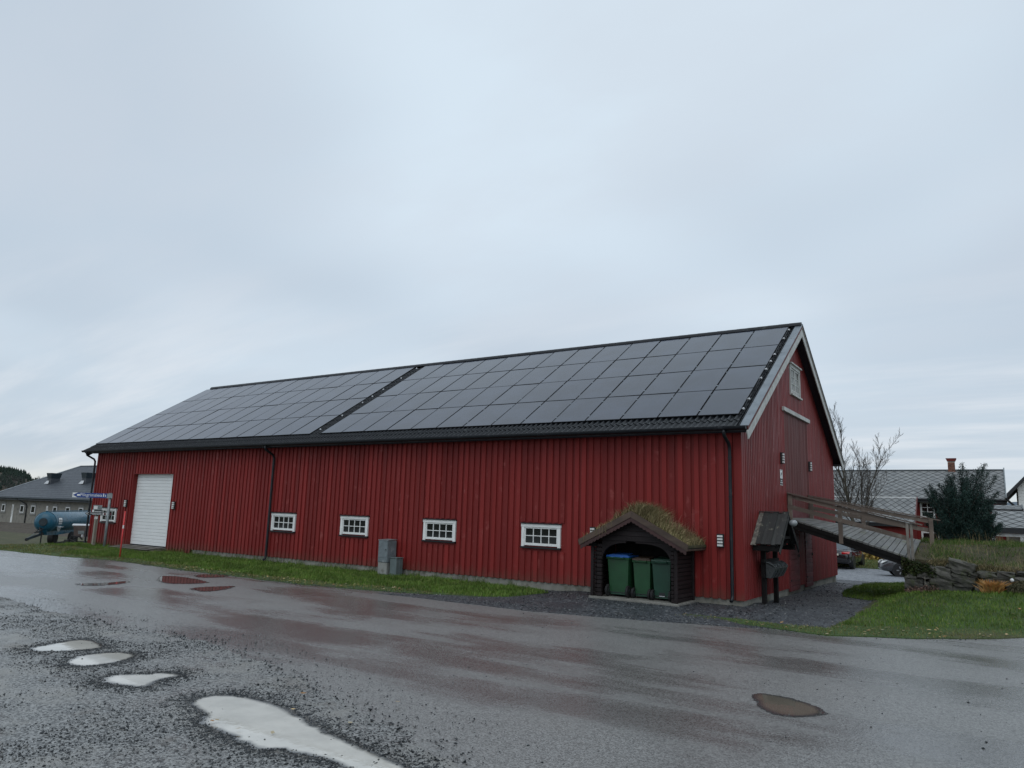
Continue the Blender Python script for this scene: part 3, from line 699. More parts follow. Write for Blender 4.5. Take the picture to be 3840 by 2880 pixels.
# ================================================================== BARN
L, WD, OG, YG, ZR = 30.16, 11.474, .302, .4675, 8.016
e0 = V((0, -YG, 4.12)); rid = V((0, WD / 2, ZR)); tv = (rid - e0); SL = tv.length; tv.normalize(); nv = V((0, -tv.z, tv.y))
e1 = V((0, WD + YG, 4.12)); tv2 = (rid - e1).normalized(); nv2 = V((0, -tv2.z * -1, 0)); nv2 = V((0, tv.z, tv.y))
def rf(x, s, n=0.): return V((x, 0, 0)) + e0 + tv * s + nv * n
def rf2(x, s, n=0.): return V((x, 0, 0)) + e1 + tv2 * s + nv2 * n
def roof_z(y): # underside of the roof
    yy = y if y < WD / 2 else WD - y
    return 4.12 + (yy + YG) * tv.z / tv.y - .24
barn = thing('barn', 'long red timber barn with solar panels on its roof', 'barn', (-L / 2, WD / 2, -.2))
# walls behind the boards
T = .12
bm = B()
wins = [(-17.198, -15.909, .947, 1.573), (-13.593, -12.315, .947, 1.573), (-9.910, -8.645, .947, 1.573), (-6.253, -4.982, .947, 1.573), (-29.14, -27.89, .865, 1.475)]
GD = (-26.83, -23.76, -.06, 3.03)
xs = sorted(set([-L + .02, -.02] + [v for q in wins for v in (q[0] + .06, q[1] - .06)] + [GD[0], GD[1]]))
for a, b in zip(xs, xs[1:]):
    m_ = (a + b) / 2; hole = None
    for q in wins:
        if q[0] < m_ < q[1]: hole = (q[2] + .06, q[3] - .06)
    if GD[0] <= m_ <= GD[1]: hole = (-.3, GD[3])
    if hole:
        if hole[0] > -.3: box(bm, a, b, .012, T, -.28 if m_ < -22 else .01, hole[0])
        box(bm, a, b, .012, T, hole[1], 4.19)
    else: box(bm, a, b, .012, T, -.28 if m_ < -22 else .01, 4.19)
put('wall', bm, 'red_paint', barn)
bm = prism(B(), [(-.02, .0, .01), (-.02, WD, .01), (-.02, WD, roof_z(WD)), (-.02, WD / 2, roof_z(WD / 2)), (-.02, 0, roof_z(0))], (-.1, 0, 0)); put('gable_wall', bm, 'red_gable', barn)
bm = prism(B(), [(-L, .13, -.28), (-L, WD, -.28), (-L, WD, roof_z(WD)), (-L, WD / 2, roof_z(WD / 2)), (-L, .13, roof_z(0))], (.1, 0, 0)); put('end_wall', bm, 'red_gable', barn)
put('rear_wall', bx(-L + .11, -.13, WD - .12, WD - .002, -.28, 4.15), 'red_paint', barn)
bm = B(); box(bm, -21.98, -.035, .035, .3, -.5, 0.); box(bm, -.3, -.035, .31, WD - .035, -.5, .002)
put('foundation', bm, 'concrete', barn)
# long-wall boards
SP = .2125; k = 0; x = -.19
bw = .128
while x > -L + .05:
    bw_ = bw + random.uniform(-.010, .010); a, b = x - bw_, x + random.uniform(-.006, .006); k += 1
    segs = [(-.27 if x < -22 else random.uniform(-.008, .004), 4.17)]
    mid = (a + b) / 2
    for q in wins:
        if q[0] - .03 < b and a < q[1] + .03: segs = [(segs[0][0], q[2] - .105), (q[3] + .06, 4.17)]
    if GD[0] < mid < GD[1]: segs = [(GD[3] + .012, 4.17)]
    for z0, z1 in segs:
        o = random.uniform(-.002, .002)
        hexa_bm = bx(a, b, -.022 + o, .0105, z0, z1)
        put('board', hexa_bm, 'red_paint', barn)
    x -= SP
put('corner_board', bev(bx(-.175, .028, -.026, .011, -.01, 4.17), .004), 'red_paint', barn)
put('corner_board', bev(bx(.0, .027, .012, .14, -.01, 4.25), .003), 'red_gable', barn)
# gable boards
GW = (5.17, 6.46, 5.74, 6.66)           # upper window y0 y1 z0 z1
UD = (4.33, 7.17, 2.02, 5.05)           # hay door
LD = [(4.40, 5.52, -.12, 1.66), (6.40, 7.31, -.12, 1.62)]
y = .16; gs = .155; gb = .108
while y < WD - .1:
    a, b = y, y + gb; m_ = y + gb / 2
    cuts = []
    if GW[0] - .03 < b and a < GW[1] + .03: cuts.append((GW[2] - .06, GW[3] + .06))
    if UD[0] - .02 < b and a < UD[1] + .02: cuts.append((1.80, UD[3] + .13))
    for q in LD:
        if q[0] - .02 < b and a < q[1] + .02: cuts.append((-.2, q[3]))
    z = 0.; parts = []
    for c0, c1 in sorted(cuts):
        if c0 - z > .03: parts.append((z, c0))
        z = max(z, c1)
    parts.append((z, None))
    for z0, z1 in parts:
        o = .018 + random.uniform(-.002, .002)
        t0, t1 = (roof_z(a), roof_z(b)) if z1 is None else (z1, z1)
        put('board', hexa_bm_ := me_of(prism(B(), [(-.0195, a, z0), (-.0195, b, z0), (-.0195, b, t1), (-.0195, a, t0)], (.0195 + o + .012, 0, 0))), 'red_gable', barn)
    y += gs

# windows
def window(x0, x1, z0, z1, nx=4, nz=2):
    w_ = put('window', bev(bx(x0 + .05, x1 - .05, -.03, .012, z0 + .03, z0 + .06), .003), 'white_paint', barn)
    bm = B(); c = .085
    box(bm, x0, x0 + c, -.045, .02, z0, z1 - c - .001); box(bm, x1 - c, x1, -.045, .02, z0, z1 - c - .001); box(bm, x0 - .012, x1 + .012, -.052, .02, z1 - c, z1)
    put('casing', bm, 'white_paint', w_)
    put('drip_cap', bx(x0 - .03, x1 + .03, -.085, .01, z1 + .003, z1 + .03), 'black_metal', w_)
    put('sill', bx(x0 - .02, x1 + .02, -.08, .01, z0 - .045, z0 - .003), 'black_metal', w_)
    ix0, ix1, iz0, iz1 = x0 + c + .002, x1 - c - .002, z0 + .062, z1 - c - .003
    bm = B(); f = .038
    box(bm, ix0, ix0 + f, -.025, .03, iz0, iz1); box(bm, ix1 - f, ix1, -.025, .03, iz0, iz1); box(bm, ix0 + f, ix1 - f, -.025, .03, iz0, iz0 + f); box(bm, ix0 + f, ix1 - f, -.025, .03, iz1 - f, iz1)
    put('sash', bm, 'white_paint', w_)
    px = [ix0 + f + (ix1 - ix0 - 2 * f) * i / nx for i in range(nx + 1)]; pz = [iz0 + f + (iz1 - iz0 - 2 * f) * i / nz for i in range(nz + 1)]
    mw = .011
    for i in range(1, nx): put('muntin', bx(px[i] - mw, px[i] + mw, -.018, .026, pz[0], pz[-1]), 'white_paint', w_)
    for j in range(1, nz): put('muntin', bx(px[0], px[-1], -.0165, .024, pz[j] - mw, pz[j] + mw), 'white_paint', w_)
    for i in range(nx):
        for j in range(nz):
            g = (mw if i else .001); g2 = (mw if i < nx - 1 else .001); h = mw if j else .001; h2 = mw if j < nz - 1 else .001
            o = random.uniform(-.002, .002)
            put('pane', bx(px[i] + g, px[i + 1] - g2, .004 + o, .010 + o, pz[j] + h, pz[j + 1] - h2), 'pane_dark', w_)
    return w_
for q in wins: window(*q)
bm = B()
for q in wins: pass
# gable window (x plane), white, two sashes of six panes
def gable_window(y0, y1, z0, z1):
    w_ = put('window', bx(-.012, .03, y0 + .08, y1 - .08, z0 + .05, z0 + .08), 'white_old', barn)
    bm = B(); c = .10
    box(bm, -.012, .05, y0, y0 + c, z0, z1 - c); box(bm, -.012, .05, y1 - c, y1, z0, z1 - c); box(bm, -.012, .056, y0, y1, z1 - c + .001, z1); put('casing', bm, 'white_old', w_)
    put('drip_cap', bx(-.012, .11, y0 - .05, y1 + .05, z1 + .003, z1 + .045), 'white_old', w_)
    put('sill', bx(-.012, .10, y0 - .03, y1 + .03, z0 - .055, z0 - .003), 'white_old', w_)
    ym = (y0 + y1) / 2
    for s in range(2):
        a, b = (y0 + c + .003, ym - .002) if s == 0 else (ym + .002, y1 - c - .003); lo, hi = z0 + .085, z1 - c - .003; f = .05
        bm = B(); box(bm, -.005, .034, a, a + f, lo, hi); box(bm, -.005, .034, b - f, b, lo, hi); box(bm, -.005, .034, a + f, b - f, lo, lo + f); box(bm, -.005, .034, a + f, b - f, hi - f, hi); put('sash', bm, 'white_old', w_)
        ys = [a + f, (a + b) / 2, b - f]; zs = [lo + f + (hi - lo - 2 * f) * i / 3 for i in range(4)]
        put('muntin', bx(-.004, .026, ys[1] - .012, ys[1] + .012, zs[0], zs[3]), 'white_old', w_)
        for j in (1, 2): put('muntin', bx(-.0035, .0245, ys[0], ys[2], zs[j] - .012, zs[j] + .012), 'white_old', w_)
        for i in range(2):
            for j in range(3):
                put('pane', bx(.002, .008, ys[i] + (.012 if i else 0), ys[i + 1] - (0 if i else .012), zs[j] + (.012 if j else 0), zs[j + 1] - (.012 if j < 2 else 0)), 'pane_dark' if (s == 1 and i == 1 and j == 2) else 'pane_curtain', w_)
gable_window(*GW)
# hay door
hd = put('hay_door', bx(-.018, .0, UD[0] + .005, UD[1] - .005, UD[2], UD[3]), 'red_brown', barn); hd['label'] = 'brown-red plank hay door above the ramp'
y = UD[0] + .01
while y < UD[1] - .08:
    put('plank', bx(.0, .020 + random.uniform(-.003, .003), y, y + .082, UD[2] + .24, UD[3] - .01), 'red_brown', hd); y += .118
put('threshold_board', bx(.0, .028, UD[0], UD[1], UD[2] - .05, UD[2] + .23), 'red_door', hd)
put('door_frame', bx(.0, .034, UD[0] - .06, UD[0] + .008, UD[2] - .1, UD[3]), 'red_brown', hd)
put('door_frame', bx(.0, .034, UD[1] - .008, UD[1] + .06, UD[2] - .1, UD[3]), 'red_brown', hd)
put('lintel', bev(bx(.0, .10, UD[0] - .27, UD[1] + .27, UD[3] + .002, UD[3] + .125), .006), 'white_old', barn)
# ground-floor doors under the ramp: horizontal planks
for y0, y1, z0, z1 in LD:
    d = put('door', bx(-.018, .012, y0, y1, z0 + .02, z1), 'red_door', barn)
    n = 12; h = (z1 - z0 - .03) / n
    for i in range(n): put('plank', bev(bx(.012, .048, y0 + .005, y1 - .005, z0 + .02 + i * h, z0 + .02 + (i + 1) * h - .012), .005), 'red_door', d)
    bm = bx(.048, .075, y1 - .09, y1 - .05, z0 + .95, z0 + 1.03); box(bm, .06, .08, y1 - .17, y1 - .06, z0 + .98, z0 + 1.0); put('handle', bm, 'iron', d)
    for zz_ in (.3, 1.35): put('hinge', bx(.048, .06, y0 + .01, y0 + .12, z0 + zz_, z0 + zz_ + .05), 'iron', d)

# garage door: recessed, white slats
gd_ = put('garage_door', bx(GD[0] + .002, GD[1] - .002, .21, .24, GD[2], GD[3] + .1), 'door_white', barn); gd_['label'] = 'tall white sectional garage door set back in the wall'
ns = 22; h = (GD[3] - GD[2] - .06) / ns
for i in range(ns): put('slat', bev(bx(GD[0] + .01, GD[1] - .01, .178, .2095, GD[2] + .05 + i * h, GD[2] + .05 + (i + 1) * h - .006), .008), 'door_white', gd_)
put('bottom_seal', bx(GD[0] + .01, GD[1] - .01, .18, .2095, GD[2] + .002, GD[2] + .048), 'black_metal', gd_)
bm = B(); box(bm, GD[0] - .05, GD[0] - .001, .122, .3, GD[2], GD[3] + .1); box(bm, GD[1] + .001, GD[1] + .05, .122, .3, GD[2], GD[3] + .1); put('jamb', bm, 'red_paint', barn)
put('jamb', bx(GD[0] + .001, GD[0] + .02, -.02, .176, GD[2], GD[3] - .001), 'red_paint', barn)
put('jamb', bx(GD[1] - .02, GD[1] - .001, -.02, .176, GD[2], GD[3] - .001), 'red_paint', barn)
put('jamb', bx(GD[0] + .021, GD[1] - .021, -.02, .176, GD[3] - .02, GD[3] + .008), 'red_paint', barn)
bm = prism(B(), [(-26.95, .175, -.06), (-26.95, -.85, -.16), (-26.95, -.85, -.4), (-26.95, .175, -.4)], (3.28, 0, 0)); put('door_apron', bm, 'moss_apron', barn)
for i in range(3): put('apron_plank', bx(-26.9 + .02 * i, -23.75 - .03 * i, -.02 - .27 * i - .22, -.02 - .27 * i, -.05 - .03 * i - .0, -.035 - .028 * i), 'wood_grey', barn)

# roof
rb = .17
bm = prism(B(), [rf(-L - OG, .02, -.10), rf(-L - OG, SL, -.10), rf2(-L - OG, .02, -.10), rf2(-L - OG, .02, -.22), V((-L - OG, WD / 2, ZR - .30)), rf(-L - OG, .02, -.22)], (L + 2 * OG - .02, 0, 0))
roof = put('roof', bm, 'soffit', barn); roof['label'] = 'steep barn roof of black tiles under solar panels'
put('underlay', prism(B(), [rf(-L - OG + .01, .01, -.098), rf(-L - OG + .01, SL - .01, -.098), rf(-L - OG + .01, SL - .01, -.085), rf(-L - OG + .01, .01, -.085)], (L + 2 * OG - .04, 0, 0)), 'tile_black', roof)
# rear slope as one profiled surface (never faces the camera)
put('rear_tiles', prism(B(), [rf2(-L - OG + .01, .0, -.098), rf2(-L - OG + .01, SL - .01, -.098), rf2(-L - OG + .01, SL - .01, -.05), rf2(-L - OG + .01, .0, -.05)], (L + 2 * OG - .04, 0, 0)), 'tile_black', roof)
# one double-roll tile, shared by all
def tile_mesh(wid, ln):
    n = 16; co = []; fc = []
    prof = [(wid * i / n,   .012 + .046 * max(0, math.sin(2 * math.pi * (2 * i / n) - .5)) ** .8) for i in range(n + 1)]
    for yy, dz in ((0, .020), (ln, 0)):
        for zb in (0, 1):
            for a, b in prof: co.append((a, yy, (b + dz) if zb else b + dz - .016))
    m1 = n + 1
    for i in range(n):
        fc += [(m1 + i, m1 + i + 1, 3 * m1 + i + 1, 3 * m1 + i), (i, m1 + i, m1 + i + 1, i + 1)[::-1], (i + 1, i, 2 * m1 + i, 2 * m1 + i + 1)]
    fc += [(0, m1, 3 * m1, 2 * m1), (m1 - 1, 3 * m1 - 1, 4 * m1 - 1, 2 * m1 - 1)]
    me = raw('tile', co, fc); me.materials.append(MATS['tile_black']); 
    for p in me.polygons: p.use_smooth = True
    me.set_sharp_from_angle(angle=R(50)) if hasattr(me, 'set_sharp_from_angle') else None
    return me
TW, TL = .333, .372
tm = tile_mesh(TW, .42)
Mroof = Matrix((V((1, 0, 0)), tv, nv)).transposed().to_4x4()
def place_tile(x, s):
    o = bpy.data.objects.new('tile', tm); COL.objects.link(o); o.parent = roof
    o.matrix_basis = Matrix.Translation(rf(x, s, -.083)) @ Mroof
ntile = int((L + 2 * OG) / TW)
for i in range(ntile):
    xx = OG - .27 - TW * (i + 1)
    place_tile(xx + .0, -.03)
for i in range(ntile):
    place_tile(OG - .27 - TW * (i + 1), -.03 + TL)
gap_cols = [i for i in range(ntile) if -16.2 < OG - .27 - TW * (i + 1) + TW / 2 < -14.9]
nrow = int(SL / TL)
for r_ in range(2, nrow):
    place_tile(OG - .27 - TW, -.03 + r_ * TL)
    for i in gap_cols[:2]: place_tile(OG - .27 - TW * (i + 1), -.03 + r_ * TL)
# narrow verge tiles beside the flashing
vt = tile_mesh(.12, .42)
for r_ in range(nrow + 1):
    o = bpy.data.objects.new('verge_tile', vt); COL.objects.link(o); o.parent = roof; o.matrix_basis = Matrix.Translation(rf(OG - .262, -.03 + r_ * TL, -.070)) @ Mroof
# flashing, bargeboards
put('flashing', prism(B(), [rf(OG - .165, -.02, -.03), rf(OG + .045, -.02, -.03), rf(OG + .045, SL + .02, -.03), rf(OG - .165, SL + .02, -.03)], nv * .012), 'flashing', roof)
put('flashing', prism(B(), [rf2(OG - .165, -.02, -.03), rf2(OG - .165, SL, -.03), rf2(OG + .045, SL, -.03), rf2(OG + .045, -.02, -.03)], nv2 * .012), 'flashing', roof)
def barge(name, fn, n0, n1, x0, x1, m, s0=-.03):
    top = fn(0, SL)
    a = [fn(x0, s0, n0), fn(x0, s0, n1)]
    zc = lambda n: V((x0, WD / 2, ZR + n / tv.y))
    put(name, prism(B(), [fn(x0, s0, n0), zc(n0), zc(n1), fn(x0, s0, n1)], (x1 - x0, 0, 0)), m, roof)
barge('bargeboard', rf, -.13, -.035, OG - .002, OG + .024, 'red_brown'); barge('bargeboard', rf, -.345, -.135, OG - .012, OG + .014, 'white_old', -.10)
barge('bargeboard', rf2, -.13, -.035, OG - .002, OG + .024, 'wood_grey'); barge('bargeboard', rf2, -.345, -.135, OG - .012, OG + .014, 'white_old', -.10)
barge('bargeboard', rf, -.33, -.035, -L - OG - .02, -L - OG, 'black_metal'); barge('bargeboard', rf2, -.33, -.035, -L - OG - .02, -L - OG, 'black_metal')
put('eaves_soffit', bx(-L - OG + .02, OG - .03, -YG + .03, -.03, 3.975, 3.995), 'soffit', roof)
put('eaves_soffit', bx(-L - OG + .02, OG - .03, WD + .01, WD + YG - .02, 3.975, 3.995), 'soffit', roof)
put('fascia', bx(-L - OG + .01, OG - .02, -YG + .005, -YG + .028, 3.965, 4.05), 'black_metal', roof)
# gutter: half-round trough
gp = [(-YG - .005 - .065 + .068 * math.cos(a), 4.075 - .085 * math.sin(a)) for a in [math.pi * i / 8 for i in range(9)]]
gi = [(-YG - .07 + .060 * math.cos(a), 4.075 - .076 * math.sin(a)) for a in [math.pi * i / 8 for i in range(8, -1, -1)]]
put('gutter', prism(B(), [(-L - OG - .02, a, b) for a, b in gp + gi], (L + 2 * OG + .01, 0, 0)), 'black_metal', barn, smooth=False)
put('gutter_end', prism(B(), [(OG - .012, a, b) for a, b in gp], (.012, 0, 0)), 'black_metal', barn)
for xd, zb in ((-30.12, -.2), (-17.28, -.12), (-.235, -.02)):
    dp = put('downspout', tube(B(), [(xd, -YG - .06, 4.0), (xd, -YG - .06, 3.93), (xd, -YG - .03, 3.86), (xd, -.16, 3.70), (xd, -.10, 3.60), (xd, -.095, 3.5), (xd, -.095, zb + .14), (xd, -.11, zb + .06), (xd, -.2, zb)], .043, 10), 'black_metal', barn, smooth=True)
    for z in (3.35, 2.4, 1.35, .35): put('bracket', tube(B(), [(xd, -.095, z), (xd, -.095, z + .03)], .052, 10), 'black_metal', dp)
# ridge caps
rcm = B()
for i in range(9):
    pass
pr = [(-.14, -.085), (-.10, -.02), (-.05, .028), (0, .042), (.05, .028), (.10, -.02), (.14, -.085)]
co = []; fc = []
for xx, k_ in ((0, 1.06), (.36, .96)):
    for a, b in pr: co.append((xx, a * k_, b * k_ + .01))
for i in range(6): fc.append((i, i + 1, 7 + i + 1, 7 + i))
fc += [tuple(range(7))[::-1], tuple(range(7, 14))]
rcme = raw('ridge_cap', co, fc); rcme.materials.append(MATS['tile_black'])
for i in range(int((L + 2 * OG) / .333)):
    o = bpy.data.objects.new('ridge_cap', rcme); COL.objects.link(o); o.parent = roof; o.location = (OG - .02 - .333 * (i + 1), WD / 2, ZR + .005)
# cable clips beside the arrays
def clip(x, s):
    bm = B(); ball(bm, rf(x, s, -.01), .03, 8); beam(bm, rf(x - .05, s + .02, -.02), rf(x + .03, s - .02, -.01), .03, .03)
    put('cable_clip', bm, 'clip_white', roof)
for s in (.95, 1.55, 2.95, 3.6, 4.2, 4.75, 6.1, 6.9): clip(.0, s)
for s in (1.0, 2.2, 3.4, 4.0, 4.7, 5.9, 7.0): clip(-15.42, s)
put('cable', tube(B(), [rf(-.01, s, -.02 + .02 * math.sin(s * 5)) for s in np.arange(.6, 7.3, .3)], .010, 5), 'black_metal', roof)

# solar panels: two fields of 14 x 4
PW, S0, S1, XR, XL = 1.0727, .6384, 7.182, -.047, -15.6263
PH = (S1 - S0) / 4; gap = .022
pg = raw('glass', [(.012, .012, 0), (PW - gap - .012, .012, 0), (PW - gap - .012, PH - gap - .012, 0), (.012, PH - gap - .012, 0)], [(0, 1, 2, 3)]); pg.materials.append(MATS['panel_glass'])
bm = B(); W_, H_ = PW - gap, PH - gap
for a in ((0, W_, 0, .012), (0, W_, H_ - .012, H_), (0, .012, .0125, H_ - .0125), (W_ - .012, W_, .0125, H_ - .0125)): box(bm, *a, -.035, .002)
box(bm, .013, W_ - .013, .013, H_ - .013, -.03, -.004)
pf = me_of(bm, 'frame'); pf.materials.append(MATS['panel_frame'])
bm = bx(0, .05, 0, .04, -.05, .006); pc = me_of(bm, 'clamp'); pc.materials.append(MATS['flashing'])
ROWN = ['bottom', 'second lowest', 'second highest', 'top']
ORD = ['first', 'second', 'third', 'fourth', 'fifth', 'sixth', 'seventh', 'eighth', 'ninth', 'tenth', 'eleventh', 'twelfth', 'thirteenth', 'fourteenth']
for fi, (xe, nm) in enumerate(((XR, 'right'), (XL, 'left'))):
    for c_ in range(14):
        for r_ in range(4):
            p = thing('solar_panel', f'dark solar panel, {ROWN[r_]} row, {ORD[c_]} column from the right edge of the {nm} array', 'solar panel', group='solar panels on the barn roof')
            p.matrix_basis = Matrix.Translation(rf(xe - PW * (c_ + 1) + gap, S0 + PH * r_, random.uniform(-.0015, .0015))) @ Mroof @ Matrix.Rotation(random.uniform(-.0045, .0045), 4, 'X') @ Matrix.Rotation(random.uniform(-.0045, .0045), 4, 'Y')
            for n_, me_ in (('glass', pg), ('frame', pf)):
                o = bpy.data.objects.new(n_, me_); COL.objects.link(o); o.parent = p
            if c_ < 8 and fi == 0:
                for yy in (.28, PH - .36):
                    o = bpy.data.objects.new('clamp', pc); COL.objects.link(o); o.parent = p; o.location = (-.035, yy, 0)
# mounting rails under the panels
bm = B()
for xe in (XR, XL):
    for r_ in range(4):
        for f_ in (.2, .8):
            beam(bm, rf(xe - .01, S0 + PH * (r_ + f_), -.05), rf(xe - 14 * PW + .03, S0 + PH * (r_ + f_), -.05), .04, .025, nv)
put('mounting_rail', bm, 'panel_frame', roof)

# wall lamps
def wall_lamp(p, face, label):
    """p = centre on the wall; face = outward direction"""
    a = 0 if face == 'y' else math.pi / 2
    t = thing('wall_lamp', label, 'wall lamp', p, a, 'slatted wall lamps on the barn')
    bm = bev(bx(-.085, .085, -.055, .0, -.16, .16), .006); put('housing', bm, 'sign_black', t, world=False)
    for i in range(4):
        z = -.132 + i * .072; put('diffuser', bx(-.064, .064, -.088, -.052, z, z + .046), 'lamp_glass', t, world=False)
    for i in range(5):
        z = -.152 + i * .072; put('louvre', bx(-.075, .075, -.094, -.050, z, z + .018), 'sign_black', t, world=False)
for x_, z_, lb in ((-27.12, 1.72, 'black slatted wall lamp left of the white garage door'), (-23.45, 1.71, 'black slatted wall lamp right of the white garage door'), (-3.96, 1.40, 'black slatted wall lamp half hidden behind the turf roof'), (-.51, 1.365, 'black slatted wall lamp between turf-roofed shelter and corner downspout')):
    wall_lamp((x_, -.027, z_), 'y', lb)
for y_, lb in ((3.78, 'black slatted wall lamp left of the hay door'), (7.36, 'black slatted wall lamp right of the hay door')):
    wall_lamp((.025, y_, 3.64), 'x', lb)
# surveillance notice
t = thing('notice', 'white and black camera-surveillance notice left of the hay door', 'sign', (.024, 3.73, 2.87))
put('board', bx(.022, .034, 3.58, 3.88, 2.87, 3.31), 'sign_black', t); put('edge_trim', bx(.034, .038, 3.58, 3.88, 3.295, 3.31), 'sign_white', t); put('edge_trim', bx(.034, .038, 3.58, 3.88, 2.87, 2.885), 'sign_white', t)
put('face', bx(.034, .037, 3.60, 3.86, 3.06, 3.285), 'sign_white', t)
bm = prism(B(), [(.0375, 3.66, 3.14), (.0375, 3.69, 3.125), (.0375, 3.80, 3.20), (.0375, 3.78, 3.245), (.0375, 3.70, 3.20)], (.002, 0, 0)); box(bm, .0375, .0395, 3.70, 3.715, 3.08, 3.14); put('pictogram', bm, 'sign_black', t)
bm = bx(.0345, .0365, 3.66, 3.80, 2.985, 3.01); box(bm, .0345, .0365, 3.60, 3.86, 2.935, 2.955); put('print', bm, 'sign_white', t)

# ================================================================== TURF-ROOFED BIN SHELTER
sh = thing('bin_shelter', 'dark log bin shelter with turf roof and arched opening', 'shelter', (-2.3, -.6, -.15))
FY, BY = -1.15, -1.40                       # front wall, bargeboard plane
SX0, SX1, AX, AZ = -3.40, -1.21, -2.255, 1.93
put('slab', bev(bx(SX0 - .07, SX1 + .07, FY - .07, -.03, -.30, -.085), .012), 'slab', sh)
n = 13; lh = (1.20 + .08) / n
def logrow(name, x0, x1, y0, y1):
    for i in range(n):
        z = -.083 + i * lh; put(name, bev(bx(x0 + random.uniform(-.004, .004), x1 + random.uniform(-.004, .004), y0, y1, z, z + lh - .008), .012), 'log_dark', sh)
logrow('log', SX1 - .10, SX1, FY + .02, -.05)            # right side wall
logrow('log', SX0, SX0 + .10, FY + .02, -.05)            # left side wall
logrow('log', SX0 + .11, SX0 + .25, FY, FY + .10)        # front left pier
logrow('log', SX1 - .135, SX1 - .05, FY, FY + .10)       # front right pier
for xx in (SX0 - .035, SX1 - .045): put('corner_post', bev(bx(xx, xx + .08, FY - .035, FY + .015, -.083, 1.22), .008), 'log_dark', sh)
put('corner_post', bev(bx(SX1 - .03, SX1 + .04, -.13, -.045, -.083, 1.22), .008), 'log_dark', sh)
put('back_panel', bx(SX0 + .11, SX1 - .11, -.05, -.035, -.083, 1.5), 'wood_black', sh)
# gable front with the arch
def slope_z(x, top=AZ - .12): return top - abs(x - AX) * .515
arch = []
ax0, ax1, az0, az1 = SX0 + .252, SX1 - .137, .72, 1.235
for i in range(25):
    a = math.pi * (1 - i / 24); cx_ = (ax0 + ax1) / 2; rx = (ax1 - ax0) / 2
    arch.append((cx_ + rx * math.copysign(abs(math.cos(a)) ** .62, math.cos(a)), az0 + (az1 - az0) * math.sin(a) ** .8))
left = [p for p in arch if p[0] <= (ax0 + ax1) / 2]; right = [p for p in arch if p[0] >= (ax0 + ax1) / 2]
put('arch_spandrel', prism(B(), [(x, FY + .012, z) for x, z in left] + [(left[-1][0], FY + .012, az1 + .04), (ax0 - .0, FY + .012, az1 + .04)], (0, .07, 0)), 'log_dark', sh)
put('arch_spandrel', prism(B(), [(x, FY + .012, z) for x, z in right] + [(ax1 + .0, FY + .012, az1 + .04), (right[0][0], FY + .012, az1 + .04)], (0, .07, 0)), 'log_dark', sh)
zb = az1 - .0
for i in range(4):
    z0, z1 = zb + .045 + i * .125, zb + .045 + i * .125 + .117
    hw = lambda z: max(.02, (AZ - .13 - z) / .515)
    if AZ - .13 - z0 < .03: break
    a0, a1 = min(hw(z0), 1.14), min(hw(min(z1, AZ - .14)), 1.14); z1 = min(z1, AZ - .14)
    put('gable_board', prism(B(), [(AX - a0, FY - .012, z0), (AX + a0, FY - .012, z0), (AX + a1, FY - .005, z1), (AX - a1, FY - .005, z1)], (0, .05, 0)), 'log_dark', sh)
# roof boards, turf, bargeboards
def shslope(sgn, d, lift): return (AX + sgn * d, AZ - d * .515 + lift)
EW = 1.40
for sgn, nm in ((-1, 'l'), (1, 'r')):
    x0, z0 = shslope(sgn, 0, -.07); x1, z1 = shslope(sgn, EW - .03, -.07)
    put('roof_boards', prism(B(), [(x0, BY + .03, z0), (x1, BY + .03, z1), (x1, BY + .03, z1 + .035), (x0, BY + .03, z0 + .035)], (0, 1.36, 0)), 'wood_black', sh)
    p = [(AX + sgn * .0, AZ + .06), (AX + sgn * (EW - .02), AZ - (EW - .02) * .515 + .02), (AX + sgn * (EW - .02), AZ - (EW - .02) * .515 - .032), (AX, AZ - .033)]
    bm = prism(B(), [(x, BY + .035, z) for x, z in p], (0, 1.35, 0))
    put('turf', bm, 'turf_soil', sh)
    # bargeboard and scalloped trim below
    def pt(d, v): return (AX + sgn * d, BY, AZ - d * .515 + v)
    put('bargeboard', prism(B(), [pt(0, .075), pt(EW + .03, .075), pt(EW + .0, -.075), pt(0, -.075)], (0, .032, 0)), 'barge_brown', sh)
    nsc = 15; lo = []
    for i in range(nsc):
        for k in range(5):
            d = EW * (i + k / 5) / nsc * .99; lo.append(pt(d, -.165 - .028 * math.sin(math.pi * k / 5)))
    poly = [pt(0, -.078), pt(EW - .02, -.078)] + lo[::-1]
    put('scalloped_trim', prism(B(), [(a, BY + .02, c) for a, b, c in poly], (0, .02, 0)), 'scallop_red', sh)
    put('eaves_log', tube(B(), [(AX + sgn * (EW - .06), BY + .05, AZ - EW * .515 - .06), (AX + sgn * (EW - .06), -.04, AZ - EW * .515 - .06)], .035, 8), 'barge_brown', sh)
    for yy in (BY + .18, -.22): put('purlin_end', bx(*sorted((AX + sgn * 1.02, AX + sgn * 1.28)), yy, yy + .07, AZ - 1.28 * .515 - .16, AZ - 1.28 * .515 - .08), 'wood_black', sh)
